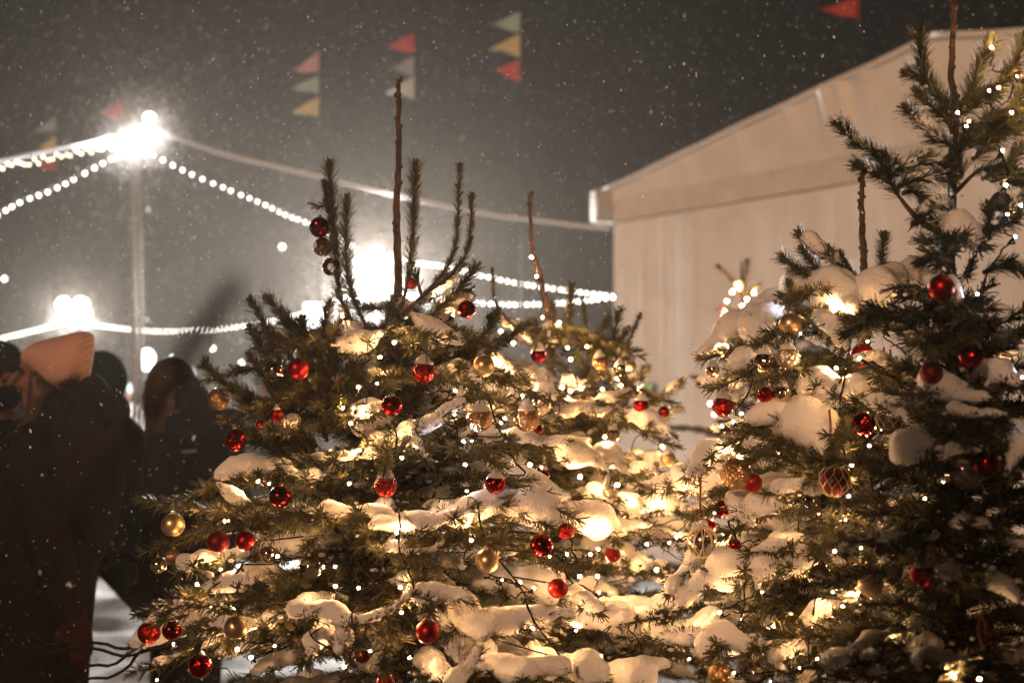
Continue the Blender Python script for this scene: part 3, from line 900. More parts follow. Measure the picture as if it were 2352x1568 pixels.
def bauble(n, tree, zone, x, y, dia, kind, cap, label, k=1.10, cord=None, twig=True, d=None, frm=None):
    """kind: material of the ball; cap: snow heap on top (0 none)."""
    T = TREES[tree]
    k = k + .06 if k != 1.10 else k
    c = T.surf(zone, x, y, k) if d is None else az(zone, x, y, d)
    dd = float(np.dot(c - EYE, FWD)); r = zlen(zone, dia, dd) / 2
    o = thing('bauble', c, label, 'bauble', 'baubles hung on the spruces')
    o.scale = (r, r, r); o.rotation_euler = (RNG.uniform(-.12, .12), RNG.uniform(-.12, .12), RNG.uniform(0, 6.28))
    pat = None
    if '+' in kind:
        kind, pat = kind.split('+')
    link('ball', ball_mesh(kind), o)
    link('cap', UM['cap'], o)
    link('loop', UM['loop'], o)
    if pat:
        nm, m = pat.split(':')
        key = nm + m
        if key not in SHAPE:
            SHAPE[key] = UM[nm].mesh('lattice', m)
        link('lattice', SHAPE[key], o)
    if cap:
        i = n % 4
        key = 'snowcap%d' % i
        if key not in SHAPE:
            SHAPE[key] = UM['caps'][i].mesh('snow_cap', 'snow')
        s = link('snow_cap', SHAPE[key], o); s.scale = (1, 1, cap)
        melt(s, .05, 4)
    if twig:                                             # the twig it hangs from
        tip = c + UP * r * 1.98
        v = unit(np.array([tip[0] - T.x, tip[1] - T.y, 0])); R_ = math.hypot(tip[0] - T.x, tip[1] - T.y)
        z0 = tip[2] + RNG.uniform(-.06, .05)
        P = [az(*frm), az(*frm) * .5 + tip * .5 + UP * .008, tip, tip + unit(tip - az(*frm)) * .01] if frm else [T.axis(z0), T.axis(z0) * .4 + tip * .6 + UP * (.03 + R_ * .03), tip, tip + v * .035 - UP * .008]
        p = spl(P, 14); g = Geo().tube(p, np.linspace(.005, .0014, 14), 5)
        g.needles(p, 950, T.nlen * .95, lo=.25, w=.0034)
        for f in (6, 8, 10):
            for s in (-1, 1):
                if frm: continue
                dv = unit(v * .75 + s * np.cross(v, UP) * .7 + UP * RNG.uniform(-.1, .15)); l = RNG.uniform(.05, .10) * (1.3 - f / 14)
                q = spl([p[f], p[f] + dv * l], 4); g.tube(q, .0013, 3, cap=False); g.needles(q, 950, T.nlen * .9, w=.0034)
        part('twig', g, ('bark', T.needle), T.root)
    return o


A, B, C_, D_, E_ = 'T1', 'T2', 'T3', 'T4', 'T5'
BAUBLES = [
    (A, 'z4', 482, 618, 145, 'red_speckled', 0, 'dark red mirrored bauble, topmost of three hanging in a column left of the bright lamp', dict(d=3.36, frm=('z4', 572, 500, 3.36))),
    (A, 'z4', 505, 755, 135, 'gold_mirror', 0, 'gold mirrored bauble, middle of three hanging in a column left of the bright lamp', dict(d=3.36, frm=('z4', 588, 690, 3.36))),
    (A, 'z4', 566, 895, 132, 'clear_glass', 0, 'faint clear bauble, lowest of three hanging in a column left of the bright lamp', dict(d=3.30, frm=('z4', 605, 860, 3.34))),
    (A, 'z4', 1515, 1195, 130, 'red_speckled', 0, 'shiny red bauble half under a snowy shoot right of the bright lamp', dict(k=.9, frm=('z4', 1430, 1090, 3.36))),
    (A, 'z4', 1128, 1010, 82, 'dark_red_satin', 0, 'small pinkish red bauble washed out by the glare right of the bright lamp', dict(d=3.3, frm=('z4', 1200, 1100, 3.33))),
    (A, 'z5', 635, 295, 175, 'gold_mirror', 0, 'gold mirrored bauble touching a plain red one at the upper left of the broad spruce', {}),
    (A, 'z5', 826, 275, 178, 'red_satin', 0, 'plain satin red bauble touching a gold mirrored one, upper left of the broad spruce', {}),
    (A, 'z5', 190, 515, 185, 'gold_glitter', 0, 'gold glitter bauble at the far left branch tip, before the long haired person', {}),
    (A, 'z5', 322, 848, 185, 'red_speckled', 0, 'mirrored red bauble below the gold glitter one on the left edge of the broad spruce', {}),
    (A, 'z5', 1835, 300, 182, 'red_glitter', 1.0, 'frosted red bauble with a tall snow cap near the middle top of the broad spruce', {}),
    (A, 'z5', 1580, 570, 172, 'red_speckled', .7, 'speckled red bauble with a little snow, hanging above the first long snow pillow', {}),
    (A, 'z5', 655, 645, 112, 'red_satin', .8, 'small red bauble half hidden behind a branch under the gold mirrored one', dict(k=.9)),
    (A, 'z5', 520, 725, 75, 'red_satin', 0, 'tiny red bauble deep in the needles at the left of the broad spruce', dict(k=.8)),
    (A, 'z5', 680, 1300, 178, 'red_mirror', 0, 'mirrored dark red bauble beside a snow patch at the left of the broad spruce', {}),
    (A, 'z5', 1530, 1215, 186, 'red_glitter', 1.0, 'glittery red bauble with a snow heap in the middle of the broad spruce', {}),
    (A, 'z3', 1300, 380, 178, 'gold_satin', 0, 'plain satin gold bauble at the lower left branch tip beside the strip of bare snow', {}),
    (A, 'z3', 1297, 618, 118, 'gold_glitter', 0, 'small gold glitter bauble under the plain satin gold one at the left edge', {}),
    (A, 'z3', 1192, 680, 126, 'gold_mirror', 0, 'small gold mirrored bauble leftmost of the pair under the plain satin gold one', dict(k=1.05)),
    (A, 'z3', 1640, 510, 172, 'dark_red_satin', 0, 'dull dark red bauble, left one of a red pair at the lower left', {}),
    (A, 'z3', 1842, 500, 152, 'red_satin', 0, 'satin red bauble with soft highlight, right of a red pair, lower left', {}),
    (A, 'z3', 2015, 600, 130, 'gold_mirror', 0, 'gold mirrored bauble half buried in needles right of the lower left red pair', dict(k=.92)),
    (A, 'z3', 1120, 1190, 172, 'red_glitter', 0, 'glittery red bauble leftmost on the lowest branches, against the snowy ground', {}),
    (A, 'z3', 1292, 1170, 150, 'red_mirror', .6, 'mirrored red bauble tucked behind the leftmost glittery red one', {}),
    (A, 'z3', 1772, 1150, 176, 'gold_satin', 0, 'plain gold bauble on the lowest left branches, in shade', dict(k=1.16)),
    (A, 'z3', 1505, 1440, 182, 'red_speckled', 0, 'mirrored red bauble at the bottom edge of the picture, left', {}),
    (A, 'z6', 975, 550, 205, 'clear_glass', .5, 'clear glass bauble with bright rim at the lower middle of the broad spruce', {}),
    (A, 'z6', 1960, 1090, 205, 'red_satin', .25, 'large translucent looking red bauble below the snow heaps at the bottom middle', {}),
    (A, 'z6', 1410, 1290, 132, 'red_mirror', .9, 'red bauble half covered by snow near the bottom of the broad spruce', dict(k=1.06)),
    (A, 'z6', 1600, 1515, 150, 'red_satin', .4, 'red bauble cut by the bottom edge of the picture', dict(k=1.1)),
    (A, 'r1', 300, 925, 176, 'gold_satin', .55, 'plain gold bauble on the upper right of the broad spruce', {}),
    (A, 'r1', 268, 1345, 212, 'gold_glitter', .8, 'large gold glitter bauble with a snow cap, left one of two at the same height', {}),
    (A, 'r1', 650, 1350, 206, 'gold_glitter', .8, 'large gold glitter bauble with a snow cap, right one of two at the same height', {}),
    (A, 'r1', 760, 1240, 150, 'glass_glitter', .6, 'sparkling pale gold bauble behind the right one of the two large glitter ones', dict(k=.85)),
    (B, 'r1', 740, 840, 126, 'red_speckled', 1.0, 'sparkling red bauble under a snow cap, highest red one of the slim spruce', {}),
    (B, 'r1', 1240, 895, 132, 'gold_glitter', .9, 'gold glitter bauble with a snow cap among the upright tips of the slim spruce', {}),
    (B, 'r1', 1398, 950, 102, 'gold_mirror', .9, 'dark topped mirrored gold bauble with a snow cap on the slim spruce', {}),
    (B, 'r1', 1478, 925, 98, 'gold_satin', 1.0, 'plain gold bauble right behind the mirrored one at the right of the slim spruce', dict(k=.95)),
    (B, 'r1', 1565, 1240, 126, 'red_speckled', .9, 'sparkling red bauble with a snow cap at the right edge of the slim spruce', {}),
    (B, 'r1', 1750, 1290, 92, 'red_speckled', 0, 'small sparkling red bauble at the outermost right branch of the slim spruce', {}),
    (B, 'r1', 1340, 1475, 112, 'gold_mirror', 1.2, 'mirrored gold bauble under a tall snow cap in the middle of the slim spruce', {}),
    (A, 'r1', 742, 1430, 72, 'red_mirror', 0, 'small red bauble peeping out below the large gold glitter one', dict(k=.9)),
    (A, 'r2', 325, 245, 142, 'red_speckled', .7, 'mirrored red bauble with a snow cap sunk behind the widest snow pillow', dict(k=1.12)),
    (B, 'r2', 480, 150, 132, 'glass_glitter', .9, 'pale sparkling bauble glowing above the bright snow pillow', dict(k=1.36)),
    (B, 'r2', 630, 195, 104, 'red_mirror', 1.3, 'red bauble under a column of snow behind the bright snow pillow', dict(k=1.34)),
    (A, 'r2', 270, 760, 157, 'gold_satin', 0, 'plain gold bauble hanging beside a dark cord at the right of the broad spruce', {}),
    (A, 'r2', 632, 655, 152, 'red_mirror', 0, 'mirrored red bauble reflecting rows of lights, right side of the broad spruce', {}),
    (A, 'r2', 795, 560, 112, 'red_glitter', .4, 'frosted red bauble just under the tip of the widest snow pillow', dict(k=1.18)),
    (B, 'r2', 1103, 715, 106, 'red_satin', 1.2, 'plain red bauble under a column of snow between the two big spruces', dict(k=1.06)),
    (A, 'r2', 742, 940, 135, 'red_satin', .3, 'plain red bauble half behind a snow mound at the lower right of the broad spruce', dict(k=.98)),
    (B, 'r2', 1088, 300, 102, 'glass_glitter', 1.2, 'pale sparkling bauble under a snow cap low on the slim spruce', {}),
    (B, 'r2', 1470, 85, 106, 'gold_satin', 1.0, 'plain gold bauble under a snow cap at the gap beside the pillowed spruce', {}),
    (C_, 'r2', 1697, 630, 196, 'silver_mirror+lattice:pearl', .7, 'silver bauble with a raised leaf pattern and a snow cap', {}),
    (C_, 'r2', 1745, 530, 92, 'red_satin', 0, 'dark red bauble behind the silver one with the leaf pattern', dict(k=.9)),
    (C_, 'r3', 755, 635, 146, 'gold_satin', 0, 'plain satin gold bauble hanging under the upright twig of the pillowed spruce', dict(k=1.12)),
    (C_, 'r3', 598, 870, 142, 'gold_mirror', .9, 'dark mirrored gold bauble with a snow cap, left one of a pair', dict(k=1.1)),
    (C_, 'r3', 743, 845, 152, 'glass_glitter', .9, 'pale glittering bauble with a snow cap, right of the dark mirrored gold one', dict(k=1.1)),
    (C_, 'r3', 333, 1145, 134, 'red_glitter', 1.0, 'glittery red bauble with a snow cap at the left edge of the pillowed spruce', dict(k=1.08)),
    (C_, 'r3', 598, 1072, 102, 'red_speckled', 0, 'small mirrored red bauble touching a gold one with a white cap', dict(k=1.08)),
    (C_, 'r3', 700, 1065, 112, 'gold_mirror', 1.1, 'small mirrored gold bauble with a white cap touching a red one', dict(k=1.1)),
    (C_, 'r3', 1208, 830, 156, 'red_satin', 0, 'satin red bauble hanging right under the brightest glow', dict(k=1.24)),
    (D_, 'r3', 1700, 405, 166, 'red_satin', 0, 'bright satin red bauble highest on the dark nearest spruce', dict(k=1.05)),
    (D_, 'r3', 1888, 830, 156, 'red_speckled', 0, 'mirrored red bauble with a dark top on the right of the dark nearest spruce', {}),
    (D_, 'r3', 1636, 935, 142, 'dark_red_satin', 0, 'dim dark red bauble lost in the shade of the dark nearest spruce', {}),
    (C_, 'r3', 1212, 1255, 156, 'red_mirror', 0, 'mirrored red bauble beside the glass one with the diamond pattern', dict(k=1.1)),
    (C_, 'r3', 1388, 1220, 186, 'clear_glass+diamond:pearl', .7, 'glass bauble with a diamond pattern under a big lump of snow', dict(k=1.38)),
    (C_, 'r3', 272, 920, 86, 'gold_mirror', .8, 'tiny mirrored gold bauble at the leftmost snowy tip of the pillowed spruce', dict(k=1.0)),
    (C_, 'r4', 440, 180, 212, 'gold_glitter', 0, 'large ribbed gold glitter bauble under an arching branch', dict(k=1.12)),
    (C_, 'r4', 550, 240, 132, 'red_satin', 0, 'plain red bauble half hidden behind the large ribbed gold one', dict(k=1.05)),
    (C_, 'r4', 1095, 230, 206, 'dark_red_satin+diamond:pearl', 0, 'red bauble with a pale branching pattern lit from below', dict(k=1.34)),
    (C_, 'r4', 968, 370, 172, 'clear_glass', 1.0, 'clear glass bauble with a pointed snow cap below the red patterned one', dict(k=1.12)),
    (D_, 'r4', 1955, 165, 262, 'clear_glass', .5, 'largest clear glass bauble, on the dark nearest spruce', {}),
    (D_, 'r4', 2102, 115, 180, 'red_mirror', 0, 'mirrored red bauble overlapping the largest clear glass one', dict(k=1.1)),
    (D_, 'r4', 1685, 850, 172, 'red_speckled', .8, 'lone mirrored red bauble with a snow cap in the dark lower right', {}),
    (C_, 'r4', 1000, 860, 162, 'clear_glass', .4, 'clear glass bauble crossed by a curving dark cord', dict(k=1.32)),
    (C_, 'r4', 1335, 915, 168, 'pearl', .25, 'pearly gold bauble with one side strongly lit', dict(k=1.3)),
    (C_, 'r4', 330, 1510, 152, 'gold_glitter', .3, 'amber bauble at the bottom edge under a star shaped lump of snow', dict(k=1.12)),
    (C_, 'r4', 565, 1500, 150, 'clear_glass', .3, 'clear glass bauble at the bottom edge right of the amber one', dict(k=1.12)),
    (C_, 'r4', 350, 410, 112, 'red_mirror', .4, 'red bauble between two snow lumps left of the pillowed spruce', dict(k=1.0)),
    (C_, 'r4', 432, 655, 92, 'red_mirror', 0, 'small red bauble among bare twigs right of the silver patterned one', dict(k=1.0)),
    (D_, 'r5', 1200, 1260, 130, 'dark_bauble', .6, 'black bauble with snow on top high on the dark nearest spruce', dict(d=2.74)),
    (E_, 'w3', 355, 540, 46, 'red_satin', 0, 'blurred red bauble on the small far spruce', dict(k=1.0, twig=False)),
]


def build_baubles():
    unit_meshes()
    for n, (t, z, x, y, dia, kind, cap, lab, kw) in enumerate(BAUBLES):
        bauble(n, t, z, x, y, dia, kind, cap, lab, **kw)


# ------------------------------------------------------------------ fairy lights
WARM = {
    A: [('z5', 1600, 65), ('z5', 1490, 180), ('z5', 1460, 390), ('z5', 1310, 420), ('z5', 1275, 590), ('z5', 1250, 712), ('z5', 2090, 450), ('z5', 1660, 988),
        ('z5', 505, 1178), ('z5', 1238, 1195), ('z5', 2180, 1255), ('z5', 1735, 1438), ('z5', 2080, 640), ('z5', 265, 1490, .9), ('z5', 1320, 930, .97), ('z5', 595, 1195, .95),
        ('z4', 1005, 1425), ('z4', 1325, 1070, .7), ('z4', 1285, 1100, .7), ('z4', 1420, 1235, .8), ('z4', 645, 1245, .8), ('z4', 905, 1530, .9), ('z4', 1270, 1430, .85),
        ('z6', 1820, 98), ('z6', 1700, 258), ('z6', 2325, 322), ('z6', 1180, 542), ('z6', 1183, 708), ('z6', 1378, 722), ('z6', 1730, 718), ('z6', 365, 538),
        ('z6', 215, 568), ('z6', 14, 695), ('z6', 138, 868), ('z6', 1740, 930), ('z6', 962, 1100), ('z6', 1250, 1080), ('z6', 355, 1240), ('z6', 475, 1305),
        ('z6', 1258, 1385), ('z6', 670, 1210), ('z6', 1475, 1255), ('z6', 1807, 1310), ('z6', 695, 455), ('z6', 1080, 545),
        ('z3', 1940, 55), ('z3', 1690, 350, .95), ('z3', 1180, 1545), ('z3', 1590, 985), ('z3', 1885, 1375), ('z3', 1785, 1318),
        ('r1', 72, 1123), ('r1', 65, 1310), ('r1', 470, 1345, .85), ('r1', 440, 1380, .85),
        ('r2', 135, 295), ('r2', 165, 622), ('r2', 370, 885), ('r2', 490, 898), ('r2', 582, 938), ('r2', 800, 715, .9), ('r2', 572, 1208), ('r2', 1005, 682),
        ('r2', 955, 715), ('r2', 540, 1480, 1.02), ('r2', 880, 1540, 1.05), ('r2', 1010, 968), ('r2', 690, 300, .85), ('r2', 360, 1200, .98), ('r2', 860, 1220, .9)],
    B: [('r1', 685, 50), ('r1', 730, 205), ('r1', 770, 535), ('r1', 752, 618), ('r1', 908, 577), ('r1', 675, 703), ('r1', 975, 778), ('r1', 1130, 768),
        ('r1', 440, 642), ('r1', 860, 655), ('r1', 930, 1093), ('r1', 998, 1123), ('r1', 1552, 1117), ('r1', 1148, 1277), ('r1', 1275, 1492), ('r1', 1000, 870, .9),
        ('r1', 900, 1360, .92), ('r1', 1370, 1020, .8), ('r1', 1410, 1080, .85), ('r1', 1690, 1330, .95), ('r1', 1255, 1110, .9), ('r1', 540, 740, .8),
        ('r2', 887, 200), ('r2', 1137, 253), ('r2', 1217, 345), ('r2', 1330, 648), ('r2', 885, 860, .9), ('r2', 1003, 860, .95), ('r2', 1628, 460), ('r2', 555, 122),
        ('r2', 1340, 430, .9), ('r2', 1380, 290, .9), ('r2', 1530, 600, .95), ('r2', 1390, 820, .9), ('r2', 470, 170, .9)],
    C_: [('r3', 855, 625), ('r3', 1028, 548), ('r3', 1105, 600, .97), ('r3', 845, 490, .97), ('r3', 490, 785), ('r3', 338, 820), ('r3', 1043, 905), ('r3', 1140, 1512),
         ('r3', 1105, 1060), ('r3', 990, 1155), ('r3', 400, 1240, .95), ('r3', 330, 1270, .95), ('r3', 1210, 700, .95), ('r3', 1240, 740, .9), ('r3', 1180, 690, .9),
         ('r3', 680, 600, .85), ('r3', 640, 950, .9), ('r3', 870, 930, .9), ('r3', 410, 1100, .85), ('r3', 1260, 1130, .95), ('r3', 1330, 1290, .95), ('r3', 1250, 1390, .95),
         ('r3', 400, 1440, .95), ('r3', 440, 1470, .95), ('r3', 580, 990, .9), ('r3', 450, 1190, .9),
         ('r4', 1212, 125), ('r4', 1172, 485), ('r4', 1097, 695), ('r4', 1275, 675), ('r4', 150, 462), ('r4', 435, 635), ('r4', 1085, 963), ('r4', 1287, 1032, 1.1),
         ('r4', 945, 1195), ('r4', 1382, 1287, 1.1), ('r4', 865, 1468), ('r4', 615, 965), ('r4', 335, 1100, .95), ('r4', 470, 1145, .95), ('r4', 1045, 600, .95), ('r4', 1190, 330, .97),
         ('r4', 50, 600, .95), ('r4', 360, 590, .9), ('r4', 420, 830, .9), ('r4', 430, 1500, .95), ('r4', 690, 1195), ('r4', 1150, 1060, .9), ('r4', 300, 440, .9), ('r4', 1050, 280, .95)],
    D_: [('r5', 1142, 300), ('r5', 1300, 480), ('r5', 1186, 550), ('r5', 1127, 568), ('r5', 1265, 705), ('r5', 930, 705), ('r5', 985, 790), ('r5', 1000, 760), ('r5', 1230, 1158),
         ('r5', 1208, 945), ('r4', 1887, 1527, 1.12), ('r4', 2057, 1540, 1.1), ('r5', 1240, 1340, .8)],
    E_: [('w3', 520, 343), ('w3', 460, 382), ('w3', 597, 452), ('w3', 410, 470), ('w3', 555, 512), ('w3', 387, 562), ('w3', 535, 565), ('w3', 487, 592), ('w3', 373, 615), ('w3', 452, 635),
         ('w3', 357, 728), ('w3', 378, 970), ('w3', 244, 1272), ('w3', 250, 1427), ('w3', 290, 1530), ('w3', 285, 1215), ('w3', 660, 390, .5), ('w3', 700, 470, .6)],
}
COOL = {A: [('r2', 125, 122), ('r1', 205, 1525), ('r1', 130, 1525, .95), ('z5', 2160, 860), ('z5', 1780, 900, .95), ('r2', 860, 520, .9)],
        C_: [('r3', 740, 510, .97), ('r3', 370, 770, .95), ('r3', 820, 690, .95), ('r3', 780, 1200, .9), ('r4', 560, 1490, 1.0)],
        D_: [('r5', 1325, 1285), ('r3', 1925, 445, .95), ('r3', 2200, 960, 1.0), ('r5', 1290, 1480, .8)]}
HANG = [  # dark cords seen hanging in front of the branches
    (A, [('z5', 1590, 740), ('z5', 1620, 800), ('z5', 1610, 900), ('z5', 1590, 1000)]), (A, [('z5', 2085, 730), ('z5', 2110, 870), ('z5', 2140, 1080), ('z5', 2200, 1200)]),
    (A, [('z6', 1720, 100), ('z6', 1730, 200), ('z6', 1715, 380), ('z6', 1790, 560), ('z6', 1850, 740), ('z6', 1870, 850), ('z6', 1815, 950), ('z6', 1850, 1070)]),
    (A, [('z6', 1320, 940), ('z6', 1345, 1050), ('z6', 1350, 1180), ('z6', 1310, 1300), ('z6', 1260, 1380)]), (A, [('z6', 980, 1110), ('z6', 1060, 1190), ('z6', 1150, 1240), ('z6', 1230, 1330)]),
    (A, [('r2', 195, 350), ('r2', 220, 480), ('r2', 255, 620), ('r2', 320, 720), ('r2', 440, 860), ('r2', 520, 980), ('r2', 545, 1080), ('r2', 600, 1190), ('r2', 690, 1300), ('r2', 740, 1390)]),
    (A, [('r1', 320, 1190), ('r1', 370, 1290), ('r1', 410, 1410), ('r1', 440, 1490)]), (B, [('r1', 840, 1050), ('r1', 880, 1130), ('r1', 905, 1220), ('r1', 910, 1290)]),
    (A, [('r2', 400, 40), ('r2', 460, 110), ('r2', 520, 190)]), (A, [('r2', 730, 730), ('r2', 790, 850), ('r2', 820, 920)]), (A, [('r2', 800, 600), ('r2', 830, 690), ('r2', 850, 780)]),
    (A, [('z6', 500, 350), ('z6', 480, 460), ('z6', 390, 520), ('z6', 340, 610), ('z6', 200, 680), ('z6', 120, 760)]), (A, [('r2', 1175, 1140), ('r2', 1190, 1200), ('r2', 1270, 1270), ('r2', 1300, 1400), ('r2', 1300, 1500), ('r2', 1330, 1540)]),
    (C_, [('r3', 890, 650), ('r3', 960, 635), ('r3', 1020, 610), ('r3', 1090, 605)]), (C_, [('r3', 530, 900), ('r3', 520, 980), ('r3', 490, 1070), ('r3', 440, 1140), ('r3', 420, 1200)]),
    (C_, [('r3', 1140, 700), ('r3', 1120, 830), ('r3', 1090, 1000), ('r3', 1065, 1130)]), (C_, [('r3', 1090, 1390), ('r3', 1095, 1450), ('r3', 1100, 1540)]),
    (C_, [('r4', 1160, 0), ('r4', 1180, 180), ('r4', 1130, 400), ('r4', 1110, 450)]), (C_, [('r4', 1060, 640), ('r4', 990, 740), ('r4', 1060, 820), ('r4', 1050, 900), ('r4', 980, 950), ('r4', 960, 1080), ('r4', 930, 1220), ('r4', 920, 1350), ('r4', 950, 1480)]),
    (C_, [('r4', 1320, 830), ('r4', 1370, 920), ('r4', 1385, 1010), ('r4', 1365, 1090)]), (C_, [('r4', 520, 880), ('r4', 500, 1050), ('r4', 470, 1230)]), (C_, [('r4', 400, 490), ('r4', 440, 580), ('r4', 470, 690)]),
    (B, [('r1', 1010, 960), ('r1', 1060, 1090)]), (B, [('r1', 880, 680), ('r1', 930, 760), ('r1', 960, 830)]), (B, [('r1', 1010, 660), ('r1', 1060, 710), ('r1', 1100, 750)]),
    (D_, [('r5', 990, 660), ('r5', 1040, 720), ('r5', 1110, 750), ('r5', 1200, 660), ('r5', 1250, 620), ('r5', 1270, 520)]), (D_, [('r5', 1170, 900), ('r5', 1220, 1000), ('r5', 1240, 1110)]),
]


def chain(P):
    P = list(P); o = [P.pop(int(np.argmax([p[2] for p in P])))]
    while P:
        i = int(np.argmin([np.linalg.norm(p - o[-1]) + .25 * abs(p[2] - o[-1][2]) for p in P])); o.append(P.pop(i))
    return np.array(o)


def light_string(tree, spec, kind, r, label, hang=(), extra=0):
    T = TREES[tree]
    P = [T.surf(s[0], s[1], s[2], (s[3] if len(s) > 3 else 1.0) - .01) for s in spec]
    for _ in range(extra):                                # unseen bulbs added inside the crown to light its snow
        z = .9 + .85 * RNG.random() ** 1.5; a = RNG.uniform(0, 6.28); rr = T.R(z) * RNG.uniform(.5, .88)
        P.append(np.array([T.x + math.cos(a) * rr, T.y + math.sin(a) * rr, z]))
    P = chain(P)
    if tree == B:   # lights wound round the bare leader stay on it
        for i, p in enumerate(P):
            if p[2] > 1.78:
                v = p - EYE; P[i] = EYE + v * ((4.34 + RNG.uniform(-.04, .04)) / v[1])
    o = thing('fairy_light_string', P[0], label, 'fairy lights', 'strings of fairy lights wound through the spruces')
    g = Geo()
    for a, b in zip(P[:-1], P[1:]):
        L = np.linalg.norm(b - a)
        ax = T.axis((a[2] + b[2]) / 2); m = (a + b) / 2
        inn = m + (ax - m) * .22 - UP * L * .10
        p = spl([a - UP * .012, a * .75 + inn * .25, inn, b * .75 + inn * .25, b - UP * .012], 14); p[1:-1] += RNG.normal(0, .003, (12, 3))
        g.tube(p, .0017, 4, cap=False)
    for pts in hang:
        q = np.array([T.surf(z, x, y, 1.12) for z, x, y in pts])
        q = np.vstack([q[0] + (T.axis(q[0][2]) - q[0]) * .3, q, q[-1] + (T.axis(q[-1][2]) - q[-1]) * .3])
        p = spl(q, 26); a = np.linspace(0, 40 * len(pts) / 4, 26)
        off = np.stack([np.cos(a), np.sin(a), a * 0], 1) * .0013
        g.tube(p + off, .0016, 4); g.tube(p - off, .0016, 4)
    for p in P:
        a = T.axis(p[2]); v = unit(a - p)
        g.tube(np.array([p, p + v * .008 - UP * .006, p + v * .016 - UP * .012]), [.0034, .0032, .0022], 6)
    part('cord', g, 'cord', o)
    if kind not in SHAPE:
        SHAPE[kind] = Geo().ell((0, 0, 0), 1, 1).mesh('bulb', kind)
    for p in P:
        b = link('bulb', SHAPE[kind], o); b.location = tuple(p - P[0]); b.scale = (r * RNG.uniform(.55, .98),) * 3
    return o


def build_fairy_lights():
    hang = lambda t: [p for tt, p in HANG if tt == t]
    light_string(A, WARM[A], 'bulb_warm', 0.0036, 'warm fairy lights on dark cord wound through the broad spruce', hang(A), 30)
    light_string(B, WARM[B], 'bulb_warm', 0.0041, 'warm fairy lights climbing the crooked leader of the slim spruce', hang(B), 45)
    light_string(C_, WARM[C_], 'bulb_warm', 0.0036, 'warm fairy lights glowing among the deep snow pillows of the pillowed spruce', hang(C_), 45)
    light_string(D_, WARM[D_], 'bulb_warm', 0.0033, 'warm fairy lights on the upswept top of the dark nearest spruce', hang(D_), 14)
    light_string(E_, WARM[E_], 'bulb_warm', .0045, 'blurred warm fairy lights on the small far spruce')
    light_string(A, COOL[A], 'bulb_cool', 0.0034, 'sparse cool white fairy lights on the right half of the broad spruce')
    light_string(C_, COOL[C_], 'bulb_cool', 0.0034, 'sparse cool white fairy lights behind the gold bauble of the pillowed spruce')
    light_string(D_, COOL[D_], 'bulb_cool', 0.0033, 'sparse cool white fairy lights on the dark nearest spruce')
    # a red and white bead chain ends in the lower right, two more hang in the pillowed spruce
    for t, z, pts, lab in [(D_, 'r4', [(2070, 1110), (2050, 1200), (2085, 1330), (2105, 1200), (2070, 1110)], 'small red bead pendant hanging in the dark at the lower right'),
                           (C_, 'r3', [(1340, 780), (1350, 880), (1365, 970), (1385, 880), (1380, 790)], 'twisted red bead loop hanging above the diamond patterned glass bauble'),
                           (C_, 'r3', [(1000, 1170), (1008, 1280), (1000, 1350)], 'thin red bead cord hanging left of the mirrored red bauble'),
                           (C_, 'r4', [(208, 220), (206, 330), (205, 440)], 'thin red bead cord above the silver leaf patterned bauble')]:
        T = TREES[t]; q = spl([T.surf(z, x, y, 1.14) for x, y in pts], 40)
        o = link('bead_chain', None); o.location = tuple(q[0]); ORG[o] = q[0]
        tag(o, lab, 'bead chain', 'red bead chains')
        g = Geo().ells(q, np.full((40, 3), .0026)); g.tube(q, .0012, 4)
        part('beads', g, 'beads', o)
        g = Geo().tube(np.array([q[0], q[0] + (T.axis(q[0][2]) - q[0]) * .12 + UP * .03]), .001, 4); part('thread', g, 'thread', o)
# ------------------------------------------------------------------ festoon lights, lamp poles, flags, tent
def festoon(pts, d0, d1, n, r, kind, label, cord_r=.006, cord='cord', jitter=.12, double=False, group='festoon strings over the square'):
    q = np.array([[x, y, d0 + (d1 - d0) * i / (len(pts) - 1)] for i, (x, y) in enumerate(pts)])
    p = spl(np.array([at(*a) for a in q]), 60)
    o = thing('festoon_string', p[0], label, 'string lights', group)
    part('cable', Geo().tube(p, cord_r, 6), cord, o)
    if n:
        if kind not in SHAPE:
            SHAPE[kind] = Geo().ell((0, 0, 0), 1, 1).mesh('bulb', kind)
        s = arclen(p); u = (np.arange(n) + .5 + RNG.uniform(-jitter, jitter, n)) / n * s[-1]
        for i, t in enumerate(u):
            c = np.array([np.interp(t, s, p[:, k]) for k in range(3)]) - UP * (r * 1.6 + (RNG.uniform(-.01, .05) if double else 0))
            b = link('bulb', SHAPE[kind], o); b.location = tuple(c - p[0]); b.scale = (r, r, r * 1.15)
    return o


def lamp(name, loc, power, color, radius):
    l = bpy.data.lights.new(name, 'SPOT'); l.energy = power; l.color = color; l.shadow_soft_size = radius
    l.spot_size = math.radians(155); l.spot_blend = 1
    o = link(name, l); o.location = tuple(loc)
    v = unit(EYE - np.asarray(loc)); v[2] = -.85            # the heads look down on the square
    o.rotation_euler = Vector(tuple(-v)).to_track_quat('Z', 'Y').to_euler()
    return o


